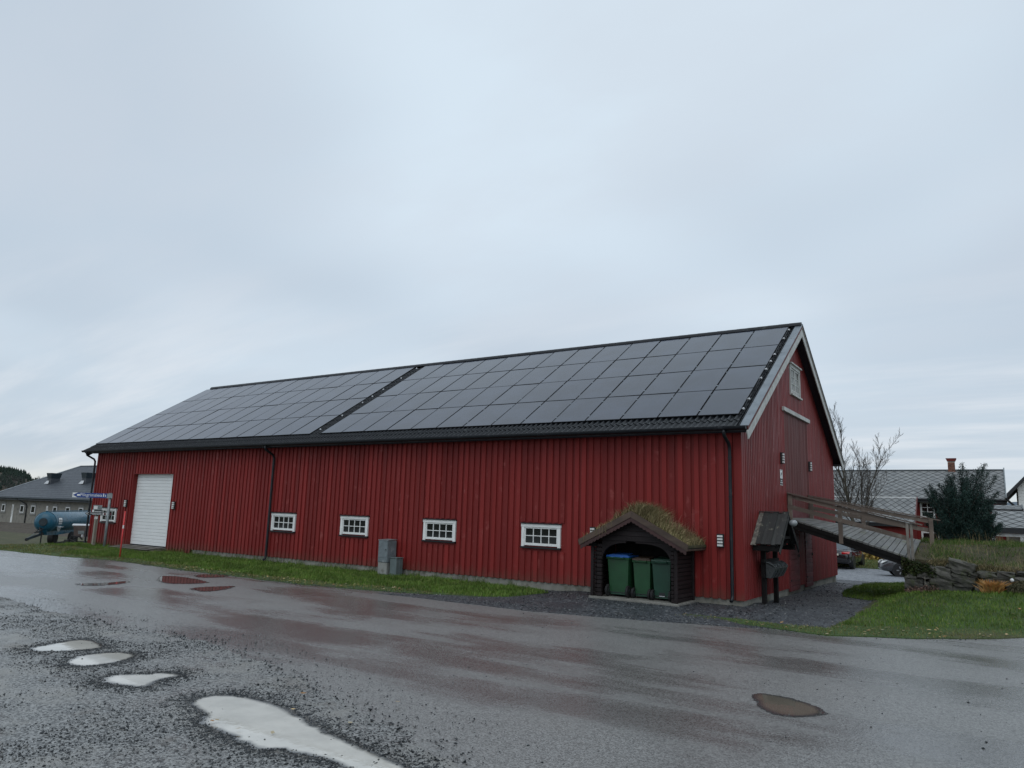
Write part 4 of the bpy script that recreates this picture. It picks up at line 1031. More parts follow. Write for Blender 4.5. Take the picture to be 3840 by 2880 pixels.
# turf grass
nb = 6500; d = rng.uniform(0, EW - .03, nb); sg = rng.choice([-1, 1], nb, p=[.33, .67]); yy = rng.uniform(BY + .04, -.06, nb)
base = np.stack([AX + sg * d, yy, AZ - d * .515 + .055 - .03 * d], 1)
hh = rng.uniform(.06, .20, nb) * (1 + .8 * (d < .55)) * (1 + .4 * np.array([mnoise.noise((a * 3, b * 3, 1.)) for a, b in zip(d, yy)]))
stuff('turf_grass', blades('turf_grass', base, hh, .013, 1.0, (.35, -.1, 0)), 'grass_dry', '', '', sh)
nb = 110; d = rng.uniform(.1, 1.3, nb); yy = rng.uniform(-1.0, -.1, nb)
base = np.stack([AX + d, yy, AZ - d * .515 + .06], 1)
stuff('tall_stalks', blades('tall_stalks', base, rng.uniform(.2, .48, nb), .007, .7, (.35, 0, 0)), 'stem_red', '', '', sh)
base = np.array([(AX - rng.uniform(.5, 1.32), BY - .005, 0) for _ in range(16)]); base[:, 2] = AZ - np.abs(base[:, 0] - AX) * .515 + .08
stuff('hanging_stalks', blades('hanging_stalks', base, -rng.uniform(.12, .34, 16), .008, .15), 'grass_dry', '', '', sh)

# wheelie bins, wheels towards the road
def bin_(loc, wd, dp, ht, lid, body, label, rz=0., wr=.125):
    t = thing('wheelie_bin', label, 'wheelie bin', loc, rz, 'wheelie bins in the shelter')
    bm = B(); z0 = .07; zt_ = ht - .085
    def ring(z, k, kd): return [(-wd / 2 * k, -dp / 2 * kd, z), (wd / 2 * k, -dp / 2 * kd, z), (wd / 2 * k, dp / 2 * kd, z), (-wd / 2 * k, dp / 2 * kd, z)]
    hexa(bm, ring(z0, .80, .74) + ring(zt_, .95, .93)); bev(bm, .022, 2); put('body', bm, body, t, world=False, smooth=False)
    bm = B(); hexa(bm, ring(zt_ - .05, 1.0, .98) + ring(zt_ + .006, 1.03, 1.02)); bev(bm, .01); put('rim', bm, body, t, world=False)
    bm = B(); hexa(bm, ring(zt_ + .008, 1.05, 1.06) + ring(ht - .03, 1.0, .98)); bev(bm, .012)
    prism(bm, [(-wd * .40, -dp * .40, ht - .034), (wd * .40, -dp * .40, ht - .034), (wd * .34, dp * .3, ht + .005), (-wd * .34, dp * .3, ht + .005)], (0, 0, .018))
    l = put('lid', bm, lid, t, world=False)
    for s in (-.2, .2): put('hinge', bx(wd * s - .045, wd * s + .045, -dp * .56, -dp * .47, zt_ - .02, zt_ + .03), lid, l)
    put('handle', tube(B(), [(-wd * .33, -dp * .52, zt_ - .02), (-wd * .33, -dp * .60, zt_ - .005), (wd * .33, -dp * .60, zt_ - .005), (wd * .33, -dp * .52, zt_ - .02)], .014, 6), body, t, world=False)
    put('axle', tube(B(), [(-wd * .42, -dp * .36, .10), (wd * .42, -dp * .36, .10)], .014, 6), 'iron', t, world=False)
    put('skirt', bx(-wd * .36, wd * .36, -dp * .375, -dp * .31, .055, .17), 'plastic_darkgreen', t, world=False)
    for s in (-1, 1):
        wx_, wy_ = s * wd * .45, -dp * .42
        bm = lathe_x(B(), [(-.03, wr * .55), (-.03, wr * .92), (-.018, wr), (.018, wr), (.03, wr * .92), (.03, wr * .55)], 20, (wx_, wy_, wr)); w_ = put('wheel', bm, 'tyre', t, world=False)
        put('hub', lathe_x(B(), [(-.036, wr * .28), (-.024, wr * .52), (.024, wr * .52), (.036, wr * .28)], 14, (wx_, wy_, wr)), 'plastic_grey', w_)
    return t
bin_((-2.81, -.66, -.085), .60, .62, 1.03, 'plastic_blue', 'plastic_green', 'widest green wheelie bin with a bright blue lid', .02, .145)
bin_((-2.20, -.62, -.085), .48, .55, .98, 'plastic_brown', 'plastic_green', 'green wheelie bin with a brown lid, middle of the three', -.02)
b3 = bin_((-1.69, -.66, -.085), .49, .55, .985, 'plastic_darkgreen', 'plastic_darkgreen', 'all-green wheelie bin next to the right pier', .05)
put('foot_grip', bx(-.075, .075, -.215, -.19, .10, .19), 'sign_black', b3, world=False); put('grip_bar', bx(-.07, .07, -.222, -.2155, .10, .112), 'clip_white', b3, world=False)

# ================================================================== MAILBOX STAND
ms = thing('mailbox_stand', 'black timber stand with a small plank roof beside the gable', 'mailbox stand', (.25, 1.55, -.12))
for y_ in (1.0, 2.1): put('post', bev(bx(.16, .27, y_ - .055, y_ + .055, -.35, 1.55 if y_ < 2 else 1.5), .006), 'wood_black', ms)
put('crossbar', bx(.205, .275, .84, 2.26, .86, .93), 'wood_black', ms); put('crossbar', bx(.205, .275, .84, 2.26, .50, .57), 'wood_black', ms)
RX0, RX1, RY, RZ_, EY, EZ = .045, .74, 1.42, 2.06, .56, 1.29
for sgn in (1, -1):
    ey = RY - sgn * (RY - EY); dirv = V((0, ey - RY, EZ - RZ_)); nn = V((0, -dirv.z, dirv.y)).normalized() * (1 if sgn < 0 else 1)
    if nn.z < 0: nn = -nn
    np_ = 6; pw = (RX1 - RX0) / np_
    for i in range(np_):
        a = RX0 + i * pw; ex = 1 + random.uniform(-.015, .04); h_ = random.uniform(-.004, .006) + (.022 if i % 2 else 0)
        p = [V((a - .008, RY, RZ_)) + nn * h_, V((a + pw + .004, RY, RZ_)) + nn * h_, V((a + pw + .004, RY, RZ_)) + dirv * ex + nn * h_, V((a - .008, RY, RZ_)) + dirv * ex + nn * h_]
        put('roof_plank', prism(B(), p, nn * .022), 'lichen_strip' if i == 0 and sgn > 0 else 'plank_roof', ms)
    put('fascia', bx(RX0 + .03, RX1 - .05, min(ey + sgn * .04, ey + sgn * .07), max(ey + sgn * .04, ey + sgn * .07), EZ - .14, EZ - .01), 'wood_black', ms)
    put('bargeboard', beam(B(), V((RX1 + .002, RY, RZ_ - .07)), V((RX1 + .002, RY, RZ_ - .07)) + dirv * 1.13, .09, .024, V((1, 0, 0))), 'plank_roof' if sgn > 0 else 'wood_black', ms)
    put('rafter', beam(B(), V((RX1 - .12, RY, RZ_ - .10)), V((RX1 - .12, RY, RZ_ - .10)) + dirv * .95, .09, .05, V((1, 0, 0))), 'wood_black', ms)
    put('brace', beam(B(), V((.30, RY - sgn * .42, 1.12)), V((.62, RY - sgn * .62, 1.42)), .05, .06), 'wood_black', ms)
put('ridge_board', bx(RX0 - .01, RX1 + .015, RY - .05, RY + .05, RZ_ + .028, RZ_ + .05), 'plank_roof', ms)
put('tie_beam', bx(.2, .66, 1.0, 2.0, 1.44, 1.5), 'wood_black', ms); put('ridge_beam', bx(.06, .7, RY - .04, RY + .04, RZ_ - .14, RZ_ - .06), 'wood_black', ms)
for i, lb in enumerate(('nearest of four dark mailboxes, side facing the road', 'second of four dark mailboxes from the road', 'third of four dark mailboxes from the road', 'farthest of four dark mailboxes, by the plank door')):
    y0 = .93 + i * .318
    t = thing('mailbox', lb, 'mailbox', (.28, y0 + .13, .49), 0, 'mailboxes on the stand')
    pr_ = [(.278, .49), (.40, .485), (.50, .66), (.51, .74), (.278, .86)]
    put('body', bev(prism(B(), [(x, y0, z) for x, z in pr_], (0, .235, 0)), .008), 'plastic_grey', t)
    lid_ = [(.278, .865), (.30, .885), (.38, .875), (.46, .83), (.52, .765), (.525, .72), (.512, .715), (.505, .752), (.44, .80), (.36, .845), (.29, .862)]
    put('lid', prism(B(), [(x, y0 - .008, z) for x, z in lid_], (0, .251, 0)), 'lid_grey', t)
    put('lock', tube(B(), [(.512, y0 + .13, .70), (.522, y0 + .13, .70)], .012, 8), 'chrome', t)
t = thing('globe_lamp', 'round glass lamp at the ridge of the mailbox roof', 'lamp', (.81, 1.42, 1.82))
put('globe', ball(B(), (.85, 1.42, 1.835), .095, 16, (1.08, 1, .9)), 'globe', t, smooth=True); put('bracket', beam(B(), (.745, 1.42, 1.835), (.79, 1.42, 1.835), .05, .05), 'iron', t)

# ================================================================== WOODEN RAMP
rp = thing('wooden_ramp', 'weathered timber ramp with railings up to the hay door', 'ramp', (1.6, 5.7, .9))
RY0, RY1 = 4.40, 7.08
def dk(x): return 1.985 - .306 * x
def dkf(x): return 2.005 - .178 * x          # the far edge lies higher: the deck is wound
def dky(x, y): return dk(x) + (dkf(x) - dk(x)) * (y - RY0) / (RY1 - RY0)
x = .04
sv = V((1, 0, -.306)).normalized()
while x < 3.06:
    pw = .148; a, b = x, x + pw - .019
    y0_ = RY0 + random.uniform(-.025, .02); dz_ = random.uniform(-.004, .004)
    hexa_ = hexa(bm := B(), [(a, y0_, dk(a) - .045 + dz_), (b, y0_, dk(b) - .045 + dz_), (b, RY1, dkf(b) - .045 + dz_), (a, RY1, dkf(a) - .045 + dz_), (a, y0_, dk(a) + dz_), (b, y0_, dk(b) + dz_), (b, RY1, dkf(b) + dz_), (a, RY1, dkf(a) + dz_)])
    put('deck_plank', bm, 'deck_grey', rp); x += pw
for y_ in (RY0 + .06, (RY0 + RY1) / 2, RY1 - .06): put('stringer', beam(B(), (.02, y_, dky(0, y_) - .165), (3.12, y_, dky(3.12, y_) - .165), .10, .22), 'wood_black', rp)
put('edge_beam', beam(B(), (.03, RY0 + .005, dk(.03) - .10), (3.12, RY0 + .005, dk(3.12) - .10), .03, .105), 'wood_black', rp)
def rail(y, z0, x1, z1, wd, hg, m='rail_wood'): put('rail', beam(B(), (.03, y, z0), (x1, y, z1), wd, hg), m, rp)
yn = RY0 - .02; yf = RY1 + .0
rail(yn, 2.68, 3.42, 1.885, .13, .032); rail(yn + .02, 2.60, 3.30, 1.82, .028, .11); rail(yn - .0, 2.30, 3.08, 1.52, .028, .12)
rail(yf, 2.70, 3.66, 2.03, .13, .032); rail(yf - .02, 2.62, 3.46, 1.98, .028, .11); rail(yf - .0, 2.32, 3.45, 1.72, .028, .12)
for x_, zt_, yy in ((.09, 2.66, yn), (1.42, 2.22 + .12, yn), (.12, 2.66, yf), (1.62, 2.35, yf), (3.42, 2.05, yf)):
    put('post', bev(bx(x_ - .055, x_ + .055, yy - .04 + (.03 if yy == yn else -.03), yy + .04 + (.03 if yy == yn else -.03), (dk(x_) if yy == yn else dkf(x_)) - .25, zt_), .006), 'rail_wood', rp)
put('post', bev(bx(3.03, 3.10, yn - .03, yn + .05, .92, 1.92), .006), 'wood_grey', rp); put('post', bev(bx(3.125, 3.19, yn - .03, yn + .05, .92, 1.90), .006), 'wood_grey', rp)

# ================================================================== EMBANKMENT AND STONE WALL
def mz(x, y):
    zf = 1.0 - .085 * max(0, min(x, 6.5) - 3.6) if x > 3.6 else 1.0
    z = zf + (1.40 - zf) * sm(4.5, 7.4, y) - .5 * sm(10.5, 14, y) - .9 * sm(9, 14, x) * .3
    z += .06 * mnoise.noise((x * 1.3, y * 1.3, 2)) + .03 * mnoise.noise((x * 4, y * 4, 5))
    if y < 4.72: z = zt(x, 4.4) - .05 + (z - zt(x, 4.4)) * sm(4.50, 4.72, y) * .98
    return z * (1 - sm(13.5, 15, y)) - .5 * sm(13.5, 15, y)
mx = [2.98, 3.0] + list(np.arange(3.2, 14.01, .2)); my = [4.5, 4.56, 4.64, 4.72] + list(np.arange(4.9, 15.01, .25))
co = [(x, y, mz(x, y) if i > 0 else zt(x, y) - .3) for y in my for i, x in enumerate(mx)]; n_ = len(mx)
fc = [(j * n_ + i, j * n_ + i + 1, (j + 1) * n_ + i + 1, (j + 1) * n_ + i) for j in range(len(my) - 1) for i in range(n_ - 1)]
struct('embankment', raw('embankment', co, fc), 'mound_soil')
sw = thing('stone_wall', 'low dry-stone wall of mossy boulders holding the ramp embankment', 'stone wall', (4.5, 4.45, .2))
def rock(cx_, cz, wd, ht, tilt=0., dep=.42, y=4.46):
    bm = B(); bmesh.ops.create_cube(bm, size=1.0); bmesh.ops.subdivide_edges(bm, edges=bm.edges[:], cuts=3, use_grid_fill=True)
    s = random.uniform(0, 99)
    for v in bm.verts:
        q = v.co.copy(); r_ = q.length; q = q.lerp(q.normalized() * .62, .22)
        k = 1 + .24 * mnoise.noise((q.x * 2.2 + s, q.y * 2.2, q.z * 2.2)) + .22 * mnoise.noise((q.x * 6 + s, q.y * 6, q.z * 6))
        q *= k; v.co = V((q.x * wd * .98, q.y * dep, q.z * ht * .98))
    bmesh.ops.rotate(bm, verts=bm.verts, cent=(0, 0, 0), matrix=Matrix.Rotation(tilt, 3, 'Y'))
    bmesh.ops.translate(bm, verts=bm.verts, vec=(cx_, y + random.uniform(-.03, .03), cz))
    put('stone', bm, 'stone', sw)
for x0, x1, y0, y1, tl in ((880, 1090, 655, 765, .03), (1090, 1170, 690, 770, 0), (1160, 1400, 535, 640, .12), (1165, 1400, 665, 775, .04), (1400, 1580, 565, 635, .1), (1350, 1660, 470, 560, .28), (1395, 1680, 640, 738, .06), (1280, 1640, 745, 832, -.05), (1205, 1385, 610, 662, .18), (1665, 1745, 720, 808, 0), (905, 1015, 775, 838, 0), (1745, 2055, 645, 705, -.03), (1690, 1900, 585, 640, .03), (1750, 2000, 710, 800, 0), (1910, 2120, 590, 645, .05), (2070, 2330, 650, 720, 0), (2010, 2290, 725, 820, .04), (2140, 2420, 590, 650, 0), (1010, 1110, 775, 836, .1), (1590, 1700, 590, 640, .1), (880, 1010, 600, 655, .02), (1020, 1200, 590, 650, -.05), (2330, 2600, 650, 740, 0), (2300, 2640, 745, 840, 0), (2440, 2700, 580, 645, 0), (1130, 1290, 775, 835, 0), (900, 1060, 530, 595, 0), (1080, 1180, 530, 590, .1)):
    a = gy(*cE(x0, y1), 4.35); b = gy(*cE(x1, y0), 4.35)
    rock((a.x + b.x) / 2, (a.z + b.z) / 2, abs(b.x - a.x), abs(b.z - a.z), tl)
for i in range(7): rock(3.02 + random.uniform(-.03, .05), .25 + .14 * (i % 4), .3, .16, 0, .5, 4.95 + .45 * (i // 2))
# grass on the embankment
G = np.stack([rng.uniform(3.05, 8.5, 26000), rng.uniform(4.55, 10.5, 26000)], 1)
G = G[~((G[:, 0] < 3.45) & (G[:, 1] < 7.2) & (rng.uniform(size=len(G)) < .8))]
G = G[(noise2(G, 1.0, 2.) + rng.normal(size=len(G)) * .3) > -.25]
base = np.array([(x, y, mz(x, y) - .02) for x, y in G])
stuff('embankment_grass', blades('embankment_grass', base, rng.uniform(.05, .15, len(G)) * (1 + .7 * noise2(G, 1.2, 8.)), .011, .9), 'grass_long', 'long unmown grass on top of the embankment', 'grass')
G2 = np.stack([rng.uniform(3.3, 8, 900), rng.uniform(5.2, 8.6, 900)], 1); G2 = G2[(noise2(G2, .9, 4.) + rng.normal(size=len(G2)) * .15) > .12]
base = np.array([(x, y, mz(x, y) - .02) for x, y in G2])
stuff('dry_stalks', blades('dry_stalks', base, rng.uniform(.2, .5, len(G2)), .006, .45), 'grass_dry', 'tall dry stalks standing in the embankment grass', 'grass')
c = np.stack([rng.uniform(3.5, 7.0, 1500), rng.uniform(4.38, 4.75, 1500), np.zeros(1500)], 1); c[:, 2] = [1.0 - .085 * max(0, min(x, 6.5) - 3.6) + rng.normal() * .05 - .10 * rng.uniform() for x in c[:, 0]]
stuff('withered_fringe', blades('withered_fringe', c, rng.uniform(.06, .22, 1500), .010, 1.6, (.1, -.5, -.2)), 'grass_dry', 'withered brown grass hanging over the stone wall top', 'grass')
# ivy at the left end of the wall
t = thing('creeper', 'dark green creeper over the left end of the stone wall', 'plant', (3.2, 4.3, .5))
n_ = 2600; u_ = rng.uniform(0, 1, n_); v_ = rng.uniform(0, 1, n_)
c = np.stack([2.90 + .78 * u_ ** 1.1, 4.24 + .16 * rng.uniform(size=n_) - .05 * np.sin(v_ * 3), .58 + .45 * v_ * (1 - .45 * u_) + .02 * rng.normal(size=n_)], 1)
put('leaves', leafs('leaves', c, rng.uniform(.035, .075, n_), asp=.7), 'creeper', t)
bm = B()
for i in range(9): tube(bm, [(2.95 + .09 * i, 4.36, .45), (2.98 + .085 * i, 4.33, .7), (2.97 + .08 * i, 4.34, .98 - .03 * i)], .008, 5)
put('stem', bm, 'twig', t)
# dark clipped bush (yew)
t = thing('yew_bush', 'large dark evergreen bush growing on the embankment', 'bush', (4.12, 9.0, 1.3))
LEAD = []
for i in range(95):
    tx = rng.uniform(3.08, 5.14); e_ = 1 - ((tx - 4.12) / 1.1) ** 2
    top = 1.9 + 1.65 * max(0, e_) ** .6
    tz = rng.uniform(1.75, max(1.9, top)); 
    LEAD.append((V((4.12 + rng.normal() * .25, 9.0 + rng.normal() * .3, 1.3)), V((tx, 9.0 + rng.uniform(-.9, .9) * max(.3, e_), tz))))
for px_, py_ in ((700, 150), (1050, 170), (945, 230), (770, 260), (1110, 280), (1230, 350), (110, 545), (190, 490), (330, 480), (1250, 600), (440, 400), (560, 330), (860, 320), (650, 260), (1010, 210), (270, 560)):
    LEAD.append((V((4.12 + rng.normal() * .2, 9.0, 1.5)), gy(*(3440 + px_ / 4.1475, 1700 + py_ / 4.1475), 9.0 + rng.uniform(-.3, .3))))
cs = []; bm = B()
for a, b in LEAD:
    mid = a.lerp(b, .5) + V((rng.normal() * .08, rng.normal() * .08, -.08)); pts = [a, mid, b]
    tube(bm, pts, [.02, .013, .004], 4, False)
    n_ = 1150; t_ = rng.uniform(.15, 1.0, n_) ** .85
    A_, M_, B_ = (np.array(q) for q in (a, mid, b))
    p = ((1 - t_) ** 2)[:, None] * A_ + (2 * t_ * (1 - t_))[:, None] * M_ + (t_ ** 2)[:, None] * B_
    p += rng.normal(size=(n_, 3)) * (.035 + .13 * (1 - t_))[:, None] * np.array([1, 1, .8]); cs.append(p)
cs = np.concatenate(cs)
put('foliage', leafs('foliage', cs, rng.uniform(.035, .085, len(cs)), asp=.22, up_bias=.6), 'yew', t); put('branches', bm, 'twig', t)
# plants at the wall foot
t = thing('fern_clump', 'orange withered fern clump at the foot of the wall', 'plant', (4.86, 4.1, .25))
n_ = 420; a = rng.uniform(0, 2 * np.pi, n_); r_ = rng.uniform(0, .12, n_); base = np.stack([4.86 + r_ * np.cos(a) * 1.5, 4.08 + r_ * np.sin(a), np.full(n_, .23)], 1)
put('fronds', blades('fronds', base, rng.uniform(.22, .46, n_), .042, 1.0), 'leaf_orange', t)
t = thing('heather_bush', 'round grey-brown heather bush at the foot of the wall', 'bush', (5.5, 4.05, .3))
n_ = 3500; q = rng.normal(size=(n_, 3)); q /= np.linalg.norm(q, axis=1)[:, None]; q *= (rng.uniform(.55, 1, n_) ** .5)[:, None]; q[:, 2] = np.abs(q[:, 2])
put('foliage', leafs('foliage', q * np.array([.38, .26, .36]) + np.array([5.53, 4.02, .29]), rng.uniform(.03, .06, n_), asp=.4, up_bias=.8), 'heather', t)
t = thing('withered_perennial', 'brown withered plant with one tall stalk by the wall end', 'plant', (3.25, 4.2, .1))
n_ = 500; c = np.stack([rng.uniform(2.95, 3.72, n_), rng.uniform(4.0, 4.3, n_), np.zeros(n_)], 1); c[:, 2] = [zt(x, 4.1) + .03 + abs(rng.normal()) * .06 for x in c[:, 0]]
put('leaves', leafs('leaves', c, rng.uniform(.03, .07, n_), asp=.6), 'dead_plant', t); put('stalk', tube(B(), [(3.41, 4.2, .12), (3.42, 4.2, .58)], .006, 5), 'post_wood', t)
bm = ball(B(), gy(*cE(2078, 675), 4.2), .045, 10); tag(put('marker_ball', bm, 'white_paint', smooth=True), 'small white ball by the wall behind the heather', 'garden ball')

# ================================================================== ELECTRICAL CABINETS
t = thing('electric_cabinet', 'tall grey metal electrical cabinet on a concrete plinth against the barn', 'cabinet', (-11.1, -.3, -.15))
CX0, CX1, CY0, CY1 = -11.33, -10.93, -.50, -.10
put('plinth', bev(bx(CX0 + .01, CX1 - .01, CY0 + .01, CY1 - .01, -.45, .20), .008), 'cabinet_base', t); put('body', bev(bx(CX0, CX1, CY0, CY1, .204, .875), .008), 'cabinet', t)
put('roof', prism(B(), [(CX0 - .012, CY0 - .015, .877), (CX1 + .012, CY0 - .015, .877), (CX1 + .012, CY1 + .01, .897), (CX0 - .012, CY1 + .01, .897)], (0, 0, .016)), 'galv', t)
put('door', bev(bx(CX0 + .015, CX1 - .015, CY0 - .012, CY0 - .001, .345, .865), .004), 'cabinet', t); put('lower_panel', bev(bx(CX0 + .015, CX1 - .015, CY0 - .010, CY0 - .001, .215, .33), .004), 'cabinet', t)
put('lock', tube(B(), [(CX1 - .06, CY0 - .012, .6), (CX1 - .06, CY0 - .03, .6)], .014, 8), 'iron', t)
t = thing('small_cabinet', 'low grey-green cable cabinet beside the tall electrical cabinet', 'cabinet', (-10.72, -.3, -.15))
put('body', bev(bx(-10.84, -10.57, -.46, -.16, -.4, .345), .01), 'cabinet_green', t); put('lid', bev(bx(-10.855, -10.555, -.475, -.15, .347, .375), .006), 'cabinet_green', t); put('side_seam', bx(-10.569, -10.560, -.32, -.30, -.2, .34), 'cabinet', t)

# ================================================================== SIGNS AND SNOW POLE
sp = gt(*cA(1198, 1242)); sp = V((sp.x, sp.y, zt(sp.x, sp.y)))
t = thing('signpost', 'blue Pilegrimsleia finger sign on a grey steel post', 'sign', sp)
vd = (sp - CAM); vd.z = 0; vd.normalize(); dep = (sp - CAM).dot(fw)
ld = V((-vd.y, vd.x, 0)); ld = ld if ld.dot(rt) < 0 else -ld
ld = (ld * .97 + vd * .24).normalized(); nd = V((ld.y, -ld.x, 0)); nd = nd if nd.dot(vd) < 0 else -nd
ztop = gd(*cA(1250, 614), dep).z; hs = .20
put('post', tube(B(), [sp - V((0, 0, .3)), V((sp.x, sp.y, ztop))], .055, 10), 'galv', t, smooth=True); put('cap', tube(B(), [V((sp.x, sp.y, ztop)), V((sp.x, sp.y, ztop + .02))], .06, 10), 'galv', t)
def sp_pt(u_, z, off): return V((sp.x, sp.y, 0)) + ld * u_ + nd * off + V((0, 0, z))
z1 = ztop - .01; z0 = z1 - hs; LN = 1.47
put('bracket', prism(B(), [sp_pt(-.10, z0, .062), sp_pt(.12, z0, .062), sp_pt(.12, z1, .062), sp_pt(-.10, z1, .062)], nd * .02), 'galv', t)
put('blade', prism(B(), [sp_pt(.121, z0, .062), sp_pt(LN - .2, z0, .062), sp_pt(LN - .02, (z0 + z1) / 2, .062), sp_pt(LN - .2, z1, .062), sp_pt(.121, z1, .062)], nd * .02), 'sign_blue', t)
for s in (0, 1):
    zz_ = z1 if s else z0
    put('arrow_corner', prism(B(), [sp_pt(LN, zz_, .062), sp_pt(LN - .198, zz_, .062), sp_pt(LN - .016, (z0 + z1) / 2, .062), sp_pt(LN, (z0 + z1) / 2, .062)], nd * .019), 'sign_white', t)
put('square_mark', prism(B(), [sp_pt(LN - .18, z0 + .065, .0825), sp_pt(LN - .30, z0 + .065, .0825), sp_pt(LN - .30, z1 - .06, .0825), sp_pt(LN - .18, z1 - .06, .0825)], nd * .002), 'sign_white', t)
me = text_mesh('Pilegrimsleia', .19, .001); me.materials.append(MATS['sign_white'])
xs_ = [v.co.x for v in me.vertices]; k = (LN - .30 - .32) / (max(xs_) - min(xs_))
M = Matrix((-ld * k, V((0, 0, 1)), nd)).transposed().to_4x4(); M.translation = sp_pt(LN - .30, z0 + .055, .0835)
o = put('lettering', me, None, t); o.matrix_basis = M
bm = B()
for u_, h_, r_ in ((.25, .125, .020), (.175, .085, .014)):
    ball(bm, sp_pt(u_, z0 + .05 + h_, .083), r_, 8, (1, 1, 1)); prism(bm, [sp_pt(u_ + r_ * .9, z0 + .05, .0825), sp_pt(u_ - r_ * .9, z0 + .05, .0825), sp_pt(u_ - r_ * 1.1, z0 + .04 + h_, .0825), sp_pt(u_ + r_ * 1.1, z0 + .04 + h_, .0825)], nd * .002)
put('walker_symbol', bm, 'sign_white', t)
# wooden waymark post with small plates
wp = gt(*cA(1070, 1222)); wp = V((wp.x, wp.y - .0, zt(wp.x, wp.y))); dep = (wp - CAM).dot(fw)
def wz(py): return gd(*cA(1100, py), dep).z
t = thing('waymark_post', 'square wooden post with small plates and a black arrow board', 'sign', wp)
zt_ = wz(755); put('post', bev(bx(wp.x - .06, wp.x + .06, wp.y - .06, wp.y + .06, wp.z - .2, zt_), .005), 'post_wood', t)
def wpt(u_, z, off): return V((wp.x, wp.y, 0)) + ld * u_ + nd * off + V((0, 0, z))
def plate(nm, u0, u1, za, zb, m, off=.09, th=.012, parent=None): return put(nm, prism(B(), [wpt(u0, za, off), wpt(u1, za, off), wpt(u1, zb, off), wpt(u0, zb, off)], nd * th), m, parent or t)
plate('backing', -.20, .16, zt_ - .36, zt_ + .02, 'galv', .07); plate('route_plate', -.02, .13, zt_ - .16, zt_ - .02, 'sign_white', .083)
bd = plate('small_board', -.24, .10, zt_ - .34, zt_ - .20, 'sign_black', .086); plate('route_plate', .10, .18, zt_ - .35, zt_ - .19, 'sign_white', .087); plate('print', -.20, .08, zt_ - .29, zt_ - .255, 'clip_white', .0985, .002)
ab = put('arrow_board', prism(B(), [wpt(-.62, wz(868), .09), wpt(.36, wz(866), .09), wpt(.46, wz(848), .09), wpt(.36, wz(832), .09), wpt(-.62, wz(834), .09)], nd * .018), 'sign_black', t)
plate('emblem', -.44, -.26, wz(866), wz(836), 'sign_white', .1085, .002); plate('end_mark', -.61, -.56, wz(864), wz(838), 'sign_maroon', .1085, .002)
put('emblem_disc', tube(B(), [wpt(-.35, wz(851), .111), wpt(-.35, wz(851), .113)], .05, 12), 'sign_maroon', t)
plate('print', -.22, .24, wz(848), wz(843), 'clip_white', .1085, .002); plate('print', -.22, .16, wz(859), wz(854), 'clip_white', .1085, .002)
bm = B(); beam(bm, wpt(.40, wz(848), .111), wpt(.31, wz(838), .111), .02, .003, nd); beam(bm, wpt(.40, wz(848), .111), wpt(.31, wz(860), .111), .02, .003, nd); put('arrow_mark', bm, 'clip_white', t)
plate('route_plate', -.06, .06, wz(912), wz(880), 'sign_white', .062)
pp = gt(*cA(1378, 1362)); dep = (pp - CAM).dot(fw); zt_ = gd(*cA(1430, 822), dep).z
t = thing('snow_pole', 'thin red snow pole with a white band by the road', 'snow pole', pp)
tp = V((pp.x - .0, pp.y, zt_)); put('pole', tube(B(), [pp - V((0, 0, .2)), tp], .024, 8), 'pole_red', t, smooth=True)
k0 = pp.lerp(tp, .63); k1 = pp.lerp(tp, .70); put('band', tube(B(), [k0, k1], .026, 8), 'sign_white', t)

# ================================================================== SLATE ROOFS (right)
SLATES = {}
def slate_roof(parent, a, b, c, d, nu, nvv, bucket, th=.018):
    """a-b eave (left to right), d-c ridge; nu diamonds along, nvv up the slope"""
    a, b, c, d = V(a), V(b), V(c), V(d); nrm = (b - a).cross(d - a).normalized()
    if nrm.z < 0: nrm = -nrm
    put('roof_deck', prism(B(), [a, b, c, d], -nrm * .05), 'slate_gap', parent)
    def P_(u, v, h): u = min(1, max(0, u)); v = min(1, max(0, v)); return a.lerp(b, u).lerp(d.lerp(c, u), v) + nrm * h
    for j in range(2 * nvv + 1):
        for i in range(nu + 1):
            u0 = (i + (.5 if j % 2 else 0)) / nu; v0 = j / (2 * nvv)
            if u0 > 1.001: continue
            du, dv = .47 / nu, .46 / nvv
            q = [(u0, v0 - dv), (u0 + du, v0), (u0, v0 + dv), (u0 - du, v0)]
            pts = [P_(u, v, .006 + (th if k == 0 else th * .55 if k != 2 else 0.)) for k, (u, v) in enumerate(q)]
            low_ = [p - nrm * .006 for p in pts]
            SLATES.setdefault(bucket, []).append((parent, pts, low_))
def flush_slates(bucket, cap=295):
    l = SLATES.pop(bucket); l.sort(key=lambda s: (sum(s[1], V()) / 4 - CAM).length)
    rest = B(); n_ = 0; par = l[0][0]
    for k, (p, t_, lo) in enumerate(l):
        if k < cap: put('slate', hexa_m(lo, t_), 'slate', p)
        else:
            hexa(rest, lo + t_); n_ += 1; par = p
    if n_: put('slates', rest, 'slate', par, 'stuff')
    else: rest.free()
def hexa_m(lo, hi):
    bm = B(); hexa(bm, lo + hi); return bm

